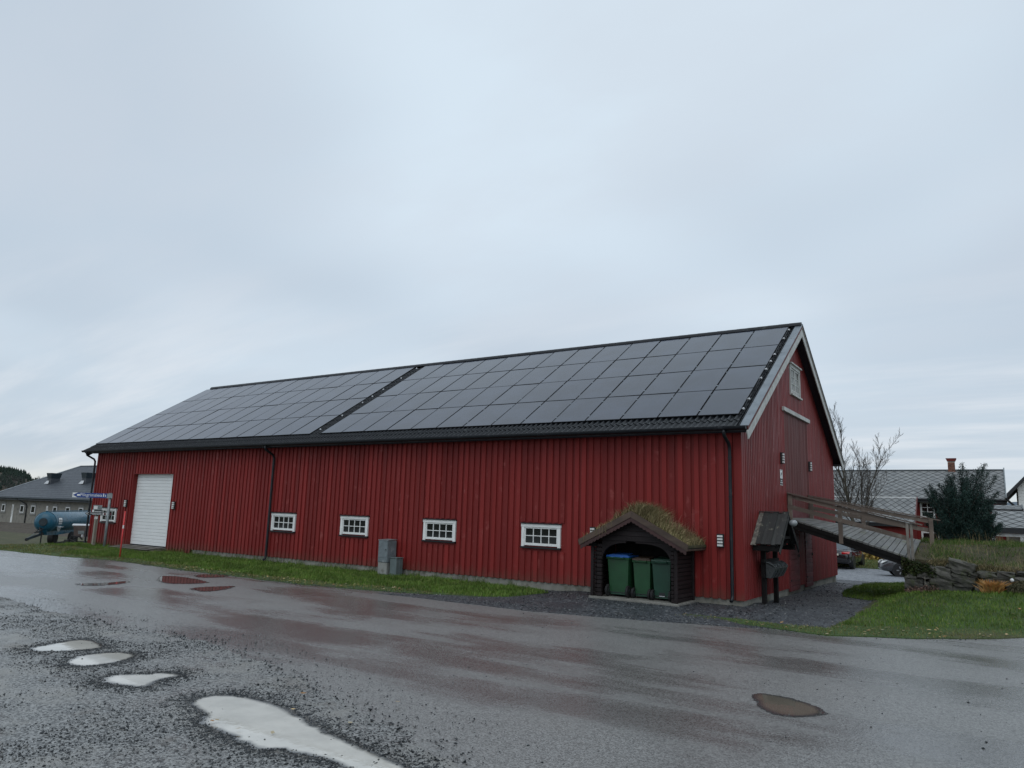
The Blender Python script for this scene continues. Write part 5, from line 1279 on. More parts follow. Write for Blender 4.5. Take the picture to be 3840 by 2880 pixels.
hs = thing('farmhouse', 'long red farmhouse with diamond-slate roof and brick chimney', 'house', (0, 40, -.9))
ex0, ex1, eyy, ez = -9.5, 5.30, 38.45, 3.60; rz_, ry_ = 5.66, 41.6
rfm = put('roof', prism(B(), [(ex0, eyy - .02, ez - .20), (ex0, ry_, rz_ - .12), (ex0, 2 * ry_ - eyy, ez - .2)], (ex1 - ex0, 0, 0)), 'soffit', hs)
slate_roof(rfm, (ex0, eyy, ez), (ex1 - .06, eyy, ez), (ex1 - .06, ry_, rz_), (ex0, ry_, rz_), 27, 8, 'house')
put('rear_slope', prism(B(), [(ex0, ry_, rz_), (ex1, ry_, rz_), (ex1, 2 * ry_ - eyy, ez), (ex0, 2 * ry_ - eyy, ez)], (0, 0, -.05)), 'slate_gap', rfm)
put('ridge_cover', bx(ex0, ex1, ry_ - .12, ry_ + .12, rz_ - .0, rz_ + .05), 'flashing', rfm)
put('verge_board', prism(B(), [(ex1 - .05, eyy - .03, ez - .26), (ex1 - .05, ry_, rz_ - .22), (ex1 - .05, ry_, rz_ + .16), (ex1 - .05, eyy - .03, ez + .10)], (.07, 0, 0)), 'galv', rfm)
put('fascia', bx(ex0, ex1 - .06, eyy - .05, eyy - .03, ez - .27, ez + .01), 'sign_black', rfm); put('gutter', tube(B(), [(ex0, eyy - .11, ez - .06), (ex1, eyy - .11, ez - .06)], .06, 8), 'black_metal', rfm)
put('wall', bx(ex0 + .3, ex1 - .35, eyy + .45, 2 * ry_ - eyy - .45, -1.3, ez - .02), 'red_paint', hs)
wy = eyy + .449
# chimney: brick courses
ch0 = gy(*cD(1385, 640), ry_); ch1 = gy(*cD(1465, 640), ry_); ctop = gy(*cD(1420, 525), ry_).z; cap1 = gy(*cD(1420, 493), ry_).z
cxm, cw = (ch0.x + ch1.x) / 2, (ch1.x - ch0.x)
chm = put('chimney', bx(cxm - cw / 2 + .015, cxm + cw / 2 - .015, ry_ - cw / 2 + .015, ry_ + cw / 2 - .015, rz_ - .6, ctop), 'mortar', hs); chm['label'] = 'brick chimney with flared red cap'
nc = int((ctop - rz_ + .4) / .085)
for i in range(nc):
    z = rz_ - .4 + i * .085; off = (i % 2) * .5
    for k in range(3):
        a = cxm - cw / 2 + cw * max(0, (k - off) / 2.0); b = cxm - cw / 2 + cw * min(1, (k + 1 - off) / 2.0)
        if b - a > .05: put('brick', bx(a + .006, b - .006, ry_ - cw / 2 - .004, ry_ - cw / 2 + .08, z, z + .07), 'brick', chm)
cc = cw / 2
hexa(bm := B(), [(cxm - cc - .02, ry_ - cc - .02, ctop), (cxm + cc + .02, ry_ - cc - .02, ctop), (cxm + cc + .02, ry_ + cc + .02, ctop), (cxm - cc - .02, ry_ + cc + .02, ctop), (cxm - cc - .10, ry_ - cc - .1, cap1), (cxm + cc + .10, ry_ - cc - .1, cap1), (cxm + cc + .1, ry_ + cc + .1, cap1), (cxm - cc - .1, ry_ + cc + .1, cap1)])
put('cap', bm, 'brick_cap', chm)
# window of the main wall and one behind the parked car
def house_window(x0, x1, z0, z1, y, parent, nx=2, nz=3):
    w_ = put('window', bx(x0 - .02, x1 + .02, y - .05, y - .01, z0 - .06, z0 - .002), 'white_paint', parent); c = .11
    bm = B(); box(bm, x0, x0 + c, y - .04, y + .02, z0, z1 - c); box(bm, x1 - c, x1, y - .04, y + .02, z0, z1 - c); box(bm, x0, x1, y - .045, y + .02, z1 - c + .001, z1); box(bm, x0 + c, x1 - c, y - .035, y + .02, z0, z0 + .06); put('frame', bm, 'white_paint', w_)
    gx_ = [x0 + c + (x1 - x0 - 2 * c) * i / nx for i in range(nx + 1)]; gz_ = [z0 + .06 + (z1 - c - z0 - .06) * i / nz for i in range(nz + 1)]
    for i in range(1, nx): put('muntin', bx(gx_[i] - .02, gx_[i] + .02, y - .03, y + .01, gz_[0], gz_[-1]), 'white_paint', w_)
    for i in range(1, nz): put('muntin', bx(gx_[0], gx_[-1], y - .028, y + .01, gz_[i] - .02, gz_[i] + .02), 'white_paint', w_)
    for i in range(nx):
        for j in range(nz): put('pane', bx(gx_[i] + .001, gx_[i + 1] - .001, y - .012 - .001 * ((i + j) % 2), y - .004, gz_[j] + .001, gz_[j + 1] - .001), 'pane_dark', w_)
a = gy(*cD(1085, 1130), wy); b = gy(*cD(1235, 965), wy); house_window(a.x, b.x, a.z, b.z, wy, hs)
a = gy(*cD(1100, 1430), wy); b = gy(*cD(1180, 1290), wy); house_window(a.x, b.x + .6, a.z - .2, b.z, wy, hs, 2, 2)
put('corner_board', bx(ex1 - .42, ex1 - .34, wy - .02, wy + .06, -1.3, ez - .03), 'red_paint', hs)
# lean-to roof in front
la = gy(*cD(1040, 925), eyy - .2); lb_ = gy(*cD(1022, 1205), 35.6)
lx0 = -8.0
lt = put('lean_to', bx(lx0 + .2, lb_.x - .2, 35.95, wy - .01, -1.3, lb_.z - .03), 'red_paint', hs)
slate_roof(lt, (lx0, 35.6, lb_.z), (lb_.x, 35.6, lb_.z), (la.x, eyy - .2, la.z), (lx0, eyy - .2, la.z), 17, 5, 'house')
put('verge_board', prism(B(), [(lb_.x, 35.58, lb_.z - .12), (la.x, eyy - .2, la.z - .12), (la.x, eyy - .2, la.z + .07), (lb_.x, 35.58, lb_.z + .07)], (.06, 0, 0)), 'red_brown', lt)
put('flashing', beam(B(), (lx0, eyy - .19, la.z + .03), (la.x, eyy - .19, la.z + .03), .06, .06), 'white_paint', lt)
put('fascia', bx(lx0, lb_.x, 35.56, 35.585, lb_.z - .22, lb_.z - .01), 'sign_black', lt)
a = gy(*cD(150, 1415), 35.94); b = gy(*cD(325, 1330), 35.94); house_window(a.x - .5, b.x, a.z, a.z + 1.25, 35.94, lt, 3, 2)
flush_slates('house')

# porch house: slate veranda with white posts
vh = thing('veranda_house', 'red house front with slate veranda roof and white posts', 'house', (8, 22, -.5))
vx0, vx1 = gy(*cD(1868, 1250), 19.6).x, 12.5
vz0, vz1 = gy(*cD(2030, 1252), 19.6).z, gy(*cD(2030, 1066), 21.9).z
vr = put('veranda_roof', prism(B(), [(vx0 + .02, 19.62, vz0 - .10), (vx1, 19.62, vz0 - .10), (vx1, 21.9, vz1 - .1), (vx0 + .02, 21.9, vz1 - .1)], (0, 0, -.04)), 'white_paint', vh)
slate_roof(vr, (vx0, 19.6, vz0), (vx1, 19.6, vz0), (vx1, 21.9, vz1), (vx0, 21.9, vz1), 16, 4, 'ver')
vzf = gy(*cD(2030, 1308), 19.58).z
put('fascia', bx(vx0 - .03, vx1, 19.55, 19.59, vzf, vz0 + .0), 'sign_black', vr); put('beam', bx(vx0 + .1, vx1, 19.66, 19.8, vzf - .14, vzf - .01), 'white_old', vh)
ux1 = gy(*cD(2190, 1030), 22.6).x; uz0 = vz1 + .06; uz1 = gy(*cD(2030, 1004), 24.0).z
ur = put('upper_roof', prism(B(), [(vx0 - .6, 22.0, uz0 - .06), (ux1, 22.0, uz0 - .06), (ux1, 24.0, uz1 - .06), (vx0 - .6, 24.0, uz1 - .06)], (0, 0, -.06)), 'sign_black', vh)
slate_roof(ur, (vx0 - .6, 22.0, uz0), (ux1, 22.0, uz0), (ux1, 24.0, uz1), (vx0 - .6, 24.0, uz1), 5, 3, 'ver'); flush_slates('ver')
put('verge_board', prism(B(), [(ux1, 21.98, uz0 - .12), (ux1, 24.0, uz1 - .12), (ux1, 24.0, uz1 + .06), (ux1, 21.98, uz0 + .06)], (.05, 0, 0)), 'sign_black', ur)
put('wall', bx(vx0 + .15, vx1, 21.95, 24.2, -1, vz1 - .16), 'red_paint', vh)
for px_ in (1885, 2193, 2600):
    x_ = gy(*cD(px_, 1400), 19.72).x; po = put('post', bev(bx(x_ - .06, x_ + .06, 19.66, 19.78, -.6, vzf - .15), .008), 'white_old', vh)
    for z_ in (.62, 1.25): put('collar', bev(bx(x_ - .085, x_ + .085, 19.64, 19.80, z_, z_ + .06), .01), 'white_old', po)
rlz = gy(*cD(2000, 1465), 19.72).z
put('handrail', bx(vx0 + .1, vx1, 19.69, 19.75, rlz - .05, rlz + .03), 'white_old', vh)
x_ = vx0 + .3
while x_ < 7.5: put('baluster', bx(x_ - .022, x_ + .022, 19.70, 19.735, rlz - .75, rlz - .052), 'white_old', vh); x_ += .13
for px0, px1, m_ in ((1905, 2000, 'red_paint'), (2030, 2180, 'post_wood')):
    a = gy(*cD(px0, 1460), 21.9); b = gy(*cD(px1, 1320), 21.9); put('door', bx(a.x, b.x, 21.90, 21.948, -.8, b.z), m_, vh)
x_ = vx0 + .2
while x_ < 8.0: put('board', bx(x_, x_ + .10, 21.925, 21.949, -.9, vz1 - .2), 'red_paint', vh); x_ += .16

# white house at the right edge
A = gd(*(3817, 1842), 42)
wh = thing('white_house', 'white clapboard house with dark roof edge at the right border', 'house', (A.x + 4, A.y + 4, -.8))
wzr = A.z + 4.6
put('wall', prism(B(), [(A.x, A.y, -1.4), (A.x + 8, A.y, -1.4), (A.x + 8, A.y, A.z + .2), (A.x + 4, A.y, wzr), (A.x, A.y, A.z + .2)], (0, 9, 0)), 'white_paint', wh)
z = -.4
while z < A.z + 3.5:
    hwid = 4 if z < A.z + .1 else max(.2, 4 - (z - A.z) * .9); put('clapboard', bx(A.x + 4 - hwid, A.x + 4 + hwid, A.y - .022, A.y - .002, z, z + .16), 'white_paint', wh); z += .175
for s in (-1, 1):
    ov = .55; sl = 1.1
    p = [(A.x + 4, A.y - .5, wzr + .25), (A.x + 4 + s * (4 + ov), A.y - .5, wzr + .25 - sl * (4 + ov)), (A.x + 4 + s * (4 + ov), A.y - .5, wzr + .05 - sl * (4 + ov)), (A.x + 4, A.y - .5, wzr + .05)]
    put('roof', prism(B(), p, (0, 10, 0)), 'roof_steel', wh)
    put('bargeboard', prism(B(), [(a, b - .03, c - .06) for a, b, c in p], (0, .028, 0)), 'sign_black', wh)
gzz = wzr + .05 - 1.1 * 4.55
put('gutter', tube(B(), [(A.x - .60, A.y - .9, gzz), (A.x - .60, A.y + 9, gzz)], .07, 8), 'galv', wh)
put('downspout', tube(B(), [(A.x - .6, A.y - .2, gzz), (A.x - .5, A.y - .2, gzz - .2), (A.x - .2, A.y - .12, gzz - .5), (A.x - .16, A.y - .12, gzz - 1.0), (A.x - .16, A.y - .12, -1.2)], .06, 8), 'black_metal', wh)

# ================================================================== BARE TREE AND YELLOW BUSH
tb = gd(3229, 2078, 46); tb.z = zt(tb.x, tb.y)
t = thing('bare_tree', 'leafless young tree behind the barn gable', 'tree', tb)
twigs = B(); trunk = B()
rnd = random.Random(5)
def grow(p, d, ln, r_, lvl, bm):
    pts = [p]; rs = [r_]; dd = d.copy(); q = p.copy(); k = 5 if lvl < 2 else 4
    for i in range(k):
        dd = (dd + V((rnd.gauss(0, .07), rnd.gauss(0, .07), .045 if lvl else .03))).normalized(); q = q + dd * (ln / k); pts.append(q.copy()); rs.append(max(.006, r_ * (1 - .8 * (i + 1) / k)))
    tube(bm, pts, rs, 6 if lvl == 0 else 5 if lvl == 1 else 3, False)
    if lvl >= 3: return
    nb_ = (15, 9, 5)[lvl]
    for i in range(nb_):
        f_ = .22 + .75 * (i + rnd.random() * .6) / nb_ if lvl else .20 + .78 * (i + rnd.random() * .5) / nb_
        j = min(k - 1, int(f_ * k)); pp_ = pts[j].lerp(pts[j + 1], f_ * k - j); ax = (pts[j + 1] - pts[j]).normalized()
        sd = ax.cross(V((rnd.gauss(0, 1), rnd.gauss(0, 1), rnd.gauss(0, 1)))).normalized()
        an = rnd.uniform(.32, .60) if lvl == 0 else rnd.uniform(.35, .7)
        nd_ = (ax * math.cos(an) + sd * math.sin(an)).normalized(); nd_.z += .12; nd_.normalize()
        grow(pp_, nd_, ln * rnd.uniform(.30, .48) * (1 - .5 * f_ if lvl == 0 else 1 - .3 * f_), max(.007, rs[j] * .5), lvl + 1, twigs)
ht = gd(3188, 1590, 46).z - tb.z
for i, (lx, ly, f_, r_) in enumerate(((-.13, .0, 1.0, .16), (-.02, .08, .98, .12), (.16, -.1, .86, .10), (.30, .05, .74, .09))):
    grow(tb + V((lx * .8, ly, 0)), V((lx * .26 - .02, ly * .4, 1)).normalized(), ht * f_, r_ * .7, 0, trunk)
put('trunk', trunk, 'bark', t); put('crown', twigs, 'twig', t)
yb = gt(3285, 2100); yb = gd(3285, 2088, 44)
t = thing('yellow_bush', 'yellow autumn shrub behind the parked dark car', 'bush', (yb.x, yb.y, zt(yb.x, yb.y)))
n_ = 2400; q = rng.normal(size=(n_, 3)); q /= np.linalg.norm(q, axis=1)[:, None]; q *= (rng.uniform(.3, 1, n_) ** .5)[:, None]; q[:, 2] = np.abs(q[:, 2]); q[:, 2] *= np.clip(1.15 - .42 * (q[:, 0] + 1), .3, 1.2)
put('leaves', leafs('leaves', q * np.array([1.65, .8, 1.25]) + np.array([yb.x, yb.y, zt(yb.x, yb.y)]), rng.uniform(.10, .2, n_), asp=.7), 'leaf_yellow', t)
bm = B()
for i in range(14):
    a = rng.uniform(-1.2, 1.2); tube(bm, [(yb.x + a * .3, yb.y, zt(yb.x, yb.y) - .1), (yb.x + a, yb.y + rng.normal() * .3, zt(yb.x, yb.y) + .8)], .015, 4)
put('stems', bm, 'twig', t)
# low grass strip behind the yard
bs = [gt(3100, 2124), gt(3480, 2124), gt(3520, 2090), gt(3100, 2096)]
bs = [V((-9, 25.2, 0)), V((10, 25.9, 0)), V((10, 37, 0)), V((-9, 37, 0))]
sheet('back_lawn', ragged(bs, .5, .15, 21.), 'lawn_soil', .02)
G = scatter([(p.x, p.y) for p in bs], 26000); G = G[G[:, 0] > -4]
stuff('back_lawn_grass', blades('back_lawn_grass', on_ground(G, .02), rng.uniform(.05, .11, len(G)), .03, .8), 'grass_edge', 'yellow-green lawn behind the parked cars', 'grass')

# ================================================================== CARS
def car(loc, rz, label, paint, estate=False):
    t = thing('parked_car', label, 'car', loc, rz, 'cars parked behind the barn'); t.scale = (.9, .9, .9)
    st = [(-2.26, .34, .70, .66), (-2.2, .28, .90, .80), (-2.05, .25, 1.0, .86), (-1.6, .22, 1.02, .89), (-.8, .2, .97, .905), (.2, .2, .95, .905), (1.0, .2, .95, .90), (1.5, .21, .89, .88), (1.95, .24, .80, .83), (2.2, .28, .68, .72), (2.28, .34, .56, .60)]
    co = []; fc = []; half = lambda zb, z1, hw: [(0, zb), (hw * .84, zb), (hw * .975, zb + .10), (hw, (zb + z1) / 2 - .03), (hw * .985, z1 - .16), (hw * .93, z1 - .04), (hw * .80, z1), (hw * .4, z1 + .018), (0, z1 + .022)]
    for x, zb, z1, hw in st:
        h = half(zb, z1, hw); ring = h + [(-a, b) for a, b in h[-2:0:-1]]; co += [(x, a, b) for a, b in ring]
    m_ = 16
    for i in range(len(st) - 1):
        for k in range(m_): fc.append((i * m_ + k, i * m_ + (k + 1) % m_, (i + 1) * m_ + (k + 1) % m_, (i + 1) * m_ + k))
    fc += [tuple(range(m_))[::-1], tuple(range((len(st) - 1) * m_, len(st) * m_))]
    me = raw('body', co, fc)
    bm = B(); bm.from_mesh(me); bpy.data.meshes.remove(me)
    put('body', bm, paint, t, world=False, smooth=True)
    # cabin
    bt = [(-1.78, .80, 1.0), (1.22, .80, .94)]; tp = [(-1.08, .58, 1.36), (-.45, .60, 1.425), (.25, .59, 1.41), (.52, .57, 1.36)]
    bm = B(); L_ = {}
    ring_b = [(-1.78, .74, 1.0), (-1.2, .82, .985), (.3, .82, .95), (.8, .81, .945), (1.22, .74, .93)]; ring_t = [(-1.12, .56, 1.35), (-.9, .585, 1.385), (-.2, .595, 1.425), (.3, .585, 1.405), (.50, .56, 1.36)]
    for s in (1, -1):
        L_[s] = ([bm.verts.new((x, s * y, z)) for x, y, z in ring_b], [bm.verts.new((x, s * y, z)) for x, y, z in ring_t])
        for i in range(4): bm.faces.new((L_[s][0][i], L_[s][0][i + 1], L_[s][1][i + 1], L_[s][1][i]))
    for i in range(4):
        bm.faces.new((L_[1][1][i], L_[1][1][i + 1], L_[-1][1][i + 1], L_[-1][1][i])); bm.faces.new((L_[1][0][i + 1], L_[1][0][i], L_[-1][0][i], L_[-1][0][i + 1]))
    bm.faces.new((L_[1][0][0], L_[1][1][0], L_[-1][1][0], L_[-1][0][0])); bm.faces.new((L_[1][0][4], L_[-1][0][4], L_[-1][1][4], L_[1][1][4]))
    put('cabin', bm, paint, t, world=False)
    def pane(nm, q, n_): put(nm, prism(B(), [V(p) + V(n_) * .003 for p in q], V(n_) * .008), 'car_glass', t, world=False)
    def lerpq(q, m0, m1):  # inset a quad
        c = sum((V(p) for p in q), V()) / 4; return [V(p).lerp(c, m0) for p in q]
    pane('rear_window', lerpq([(-1.76, .72, 1.015), (-1.76, -.72, 1.015), (-1.14, -.55, 1.345), (-1.14, .55, 1.345)], .10, 0), (-.45, 0, .89))
    pane('windscreen', lerpq([(1.20, .72, .945), (1.20, -.72, .945), (.51, -.55, 1.355), (.51, .55, 1.355)], .08, 0), (.5, 0, .86))
    for s in (1, -1):
        n_ = (0, s * .85, .5)
        pane('side_window', [(-1.28, s * .80, 1.03), (-.22, s * .81, 1.0), (-.22, s * .61, 1.385), (-.92, s * .60, 1.35)], n_); pane('side_window', [(-.16, s * .81, 1.0), (.92, s * .80, .985), (.36, s * .61, 1.36), (-.16, s * .61, 1.385)], n_)
        put('mirror', bev(bx(.62, .80, min(s * .86, s * 1.02), max(s * .86, s * 1.02), .97, 1.10), .02), paint, t, world=False)
        put('tail_light', prism(B(), [(-2.232, s * .80, .80), (-2.262, s * .42, .78), (-2.25, s * .42, .90), (-2.13, s * .855, .93)], (-.02, s * .012, .01)), 'tail_red', t, world=False)
        put('headlight', prism(B(), [(2.22, s * .70, .62), (2.24, s * .45, .60), (2.16, s * .48, .74), (1.98, s * .80, .76)], (.03, s * .015, .01)), 'lamp_glass', t, world=False)
        put('door_line', bx(-.20, -.19, min(s * .895, s * .912), max(s * .895, s * .912), .32, .93), 'sign_black', t, world=False)
        put('door_handle', bx(-.42, -.26, min(s * .90, s * .925), max(s * .90, s * .925), .80, .825), paint, t, world=False)
        for x in (-1.37, 1.40):
            rot = Matrix.Rotation(math.pi / 2, 3, 'Z')
            def ly(prof, m, par, n__=24):
                bm = lathe_x(B(), prof, n__); bmesh.ops.rotate(bm, verts=bm.verts, cent=(0, 0, 0), matrix=rot); bmesh.ops.translate(bm, verts=bm.verts, vec=(x, s * .80, .325)); return put(par[0], bm, m, par[1], world=False)
            ly([(-.12, .335), (-.118, .385), (.1125, .385), (.1125, .335)], 'sign_black', ('wheel_arch', t))
            w_ = ly([(-.11, .22), (-.11, .30), (-.09, .325), (.095, .325), (.118, .30), (.118, .21)], 'tyre', ('wheel', t))
            o_ = ly([(-.04, .15), (-.04, .212), (.112, .212), (.112, .195), (.05, .15)] if s > 0 else [(-.112, .195), (-.112, .212), (.04, .212), (.04, .15), (-.05, .15)], 'rim', ('rim', w_))
            bm = B()
            for k in range(5):
                a = 2 * math.pi * k / 5; beam(bm, (x, s * .905, .325), (x + .2 * math.cos(a), s * .912, .325 + .2 * math.sin(a)), .045, .02, V((0, 1, 0)))
            put('spokes', bm, 'rim', w_, world=False)
    put('number_plate', bx(-2.285, -2.262, -.26, .26, .70, .81), 'plate', t, world=False)
    put('bumper_trim', bx(-2.272, -2.2, -.62, .62, .335, .42), 'sign_black', t, world=False); put('reflector', bx(-2.26, -2.235, -.66, -.58, .52, .56), 'chrome', t, world=False)
    return t
c1 = gt(*cE(312, 555)); yaw1 = math.radians(88.5)
ex_ = V((math.cos(yaw1), math.sin(yaw1), 0)); ey_ = V((-ex_.y, ex_.x, 0))
o1 = c1 + (ex_ * 1.37 + ey_ * .90) * .9
def flat(x, y): return zt(x, y) + .03
car((o1.x, o1.y, flat(o1.x, o1.y)), yaw1, 'dark grey sedan seen from behind, red tail light', 'car_paint')
c2 = gt(*cE(835, 640)); yaw2 = math.radians(180 + 14)
ex_ = V((math.cos(yaw2), math.sin(yaw2), 0)); ey_ = V((-ex_.y, ex_.x, 0))
o2 = c2 - (ex_ * 1.40 - ey_ * -.80) * .9
car((o2.x, o2.y, flat(o2.x, o2.y)), yaw2, 'grey car whose front wheel shows past the stone wall end', 'car_silver')

# ================================================================== STABLE BUILDING (left)
S0_, S1_ = gd(0, 1861, 88), gd(338, 1874.5, 77); SZ = S0_.z
fd = V((S1_.x - S0_.x, S1_.y - S0_.y, 0)).normalized(); fn = V((fd.y, -fd.x, 0)); fn = fn if fn.dot(CAM - S0_) > 0 else -fn
S0f = V((S0_.x, S0_.y, 0))
def fp(px, py, out=0.): p = gpl(px, py, S0f + fn * out, fn); return p
def fl(u, z, out=0.): return S0f + fd * u + fn * out + V((0, 0, z))
def fu(p): return (p - S0f).dot(fd)
stb = thing('stable_building', 'long grey rendered stable with dark hipped roof', 'building', S0f + fd * 10 + V((0, 0, -1.4)))
cornu = fu(fp(-46, 1858)); U1 = 34.0
bz = -1.75
put('wall', prism(B(), [fl(cornu + .6, bz, -.6), fl(U1, bz, -.6), fl(U1, SZ - .12, -.6), fl(cornu + .6, SZ - .12, -.6)], -fn * 16), 'stucco', stb)
put('plinth', prism(B(), [fl(cornu + .6, bz - .3, -.59), fl(U1, bz - .3, -.59), fl(U1, bz + .5, -.59), fl(cornu + .6, bz + .5, -.59)], fn * .05), 'concrete', stb)
apx = gpl(*cQ(1255, 203), S0f - fn * 8.6, fn); au = fu(apx)
rfst = put('roof', raw('roof', [fl(cornu, SZ), fl(U1, SZ), fl(U1, apx.z, -8.6), fl(au, apx.z, -8.6), fl(cornu, SZ, -17.2), fl(U1, SZ, -17.2), fl(cornu, SZ - .12), fl(U1, SZ - .12), fl(U1, SZ - .12, -17.2), fl(cornu, SZ - .12, -17.2)], [(0, 1, 2, 3), (0, 3, 4), (3, 2, 5, 4), (1, 5, 2), (0, 6, 7, 1), (6, 9, 8, 7), (0, 4, 9, 6), (1, 7, 8, 5)]), 'roof_steel', stb)
# sheet courses on the slope
nr = 20
for i in range(nr):
    f0 = (i + .0) / nr; a0 = fl(cornu + (au - cornu) * f0 + .1, SZ + (apx.z - SZ) * f0, -8.6 * f0); b0 = fl(U1, SZ + (apx.z - SZ) * f0, -8.6 * f0)
    f1 = (i + .97) / nr; a1 = fl(cornu + (au - cornu) * f1 + .1, SZ + (apx.z - SZ) * f1, -8.6 * f1); b1 = fl(U1, SZ + (apx.z - SZ) * f1, -8.6 * f1)
    u3 = V((0, 0, .018)); u1_ = V((0, 0, .006))
    put('sheet_course', hexa_m([a0 + V((0, 0, .002)), b0 + V((0, 0, .002)), b1 + V((0, 0, .002)), a1 + V((0, 0, .002))], [a0 + u3, b0 + u3, b1 + u1_, a1 + u1_]), 'roof_steel', rfst)
put('hip_cover', tube(B(), [fl(cornu, SZ + .02), fl(au, apx.z + .03, -8.6)], .09, 6), 'flashing', rfst); put('ridge_cover', tube(B(), [fl(au, apx.z + .02, -8.6), fl(U1, apx.z + .02, -8.6)], .09, 6), 'roof_steel', rfst)
put('fascia', prism(B(), [fl(cornu, SZ - .36, .0), fl(U1, SZ - .36, .0), fl(U1, SZ - .02, .0), fl(cornu, SZ - .02, .0)], fn * .04), 'roof_steel', rfst); put('gutter', tube(B(), [fl(cornu, SZ - .12, .12), fl(U1, SZ - .12, .12)], .09, 6), 'tank_dark', rfst)
put('soffit', prism(B(), [fl(cornu + .1, SZ - .36, -.62), fl(U1, SZ - .36, -.62), fl(U1, SZ - .36, -.01), fl(cornu + .1, SZ - .36, -.01)], (0, 0, .02)), 'roof_steel', rfst)
WO = -.6
def opening(x0, x1, ytop, ybot, yarch=None, kind='window'):
    a = fp(*cQ(x0, ybot), WO); b = fp(*cQ(x1, ytop), WO); u0, u1 = fu(a), fu(b); z0 = (a.z); z1 = b.z; um = (u0 + u1) / 2; hw = (u1 - u0) / 2
    if kind == 'window':
        zt1 = fp(*cQ((x0 + x1) / 2, yarch), WO).z; sur = hw + .17
        poly = [fl(um - sur, z0 - .17, WO), fl(um + sur, z0 - .17, WO)]
        for k in range(13):
            an = math.pi * k / 12; poly.append(fl(um + sur * math.cos(an), zt1 - .42 + .42 * math.sin(an), WO))
        s_ = put('window', prism(B(), poly, fn * .04), 'stucco_light', stb)
        put('sill', prism(B(), [fl(um - sur - .03, z0 - .17, WO + .041), fl(um + sur + .03, z0 - .17, WO + .041), fl(um + sur + .03, z0 - .05, WO + .041), fl(um - sur - .03, z0 - .05, WO + .041)], fn * .05), 'stucco_light', s_)
        bm = B(); w_ = .09
        for q in ((u0, u0 + w_, z0, z1), (u1 - w_, u1, z0, z1), (u0 + w_, u1 - w_, z0, z0 + w_), (u0 + w_, u1 - w_, z1 - w_, z1)): prism(bm, [fl(q[0], q[2], WO + .041), fl(q[1], q[2], WO + .041), fl(q[1], q[3], WO + .041), fl(q[0], q[3], WO + .041)], fn * .03)
        put('frame', bm, 'white_paint', s_); put('pane', prism(B(), [fl(u0 + w_, z0 + w_, WO + .042), fl(u1 - w_, z0 + w_, WO + .042), fl(u1 - w_, z1 - w_, WO + .042), fl(u0 + w_, z1 - w_, WO + .042)], fn * .012), 'pane_dark', s_)
    else:
        d = put('door', prism(B(), [fl(u0, z0, WO), fl(u1, z0, WO), fl(u1, z1, WO), fl(u0, z1, WO)], fn * .05), 'white_paint', stb); zm = z0 + (z1 - z0) * .42
        put('pane', prism(B(), [fl(u0 + .2, zm, WO + .051), fl(u1 - .2, zm, WO + .051), fl(u1 - .2, z1 - .18, WO + .051), fl(u0 + .2, z1 - .18, WO + .051)], fn * .006), 'pane_dark', d)
        put('handle', tube(B(), [fl(u0 + .1, zm - .1, WO + .05), fl(u0 + .1, zm - .1, WO + .12)], .02, 6), 'iron', d)
for q in ((27, 92, 790, 898, 745), (312, 385, 806, 918, 758), (480, 560, 815, 930, 768), (820, 895, 832, 945, 785), (1018, 1098, 840, 955, 795), (1220, 1303, 850, 965, 803)): opening(*q)
opening(160, 222, 793, 1075, kind='door'); opening(692, 755, 820, 1100, kind='door')
dpu = fu(fp(*cQ(430, 800), WO)); put('downspout', tube(B(), [fl(fu(fp(*cQ(360, 715), WO)), SZ - .2, .1), fl(dpu - .3, SZ - .75, WO + .12), fl(dpu, SZ - .95, WO + .09), fl(dpu, bz, WO + .09)], .065, 8), 'sign_black', stb)
# roof vents
for x0, x1 in ((762, 895), (1302, 1437)):
    rn = (fl(10, SZ) - fl(0, SZ)).cross(fl(0, apx.z, -8.6) - fl(0, SZ)).normalized()
    c0 = gpl(*cQ((x0 + x1) / 2, 455), fl(0, SZ), rn); f_ = (c0.z - SZ) / (apx.z - SZ); zc = c0.z + .15; u = fu(c0)
    hx_ = .52
    yo = -8.6 * f_
    v_ = put('roof_vent', prism(B(), [fl(u - hx_ * .85, zc - .5, yo + .5), fl(u + hx_ * .85, zc - .5, yo + .5), fl(u + hx_ * .85, zc - .5, yo - .5), fl(u - hx_ * .85, zc - .5, yo - .5)], (0, 0, .85)), 'roof_steel', stb)
    q0 = [fl(u - hx_ * .9, zc + .35, yo + .52), fl(u + hx_ * .9, zc + .35, yo + .52), fl(u + hx_ * .9, zc + .35, yo - .52), fl(u - hx_ * .9, zc + .35, yo - .52)]
    q1 = [fl(u - hx_ * 1.15, zc + .98, yo + .62), fl(u + hx_ * 1.15, zc + .98, yo + .62), fl(u + hx_ * 1.15, zc + .98, yo - .62), fl(u - hx_ * 1.15, zc + .98, yo - .62)]
    put('cowl', hexa_m(q0, q1), 'tank_dark', v_)
    put('apron', prism(B(), [fl(u - hx_ * 1.7, zc - .32, yo + .62), fl(u + hx_ * .2, zc - .32, yo + .62), fl(u + hx_ * .1, zc + .02, yo + .52), fl(u - hx_ * .9, zc + .02, yo + .52)], V((0, 0, .03))), 'clip_white', v_)
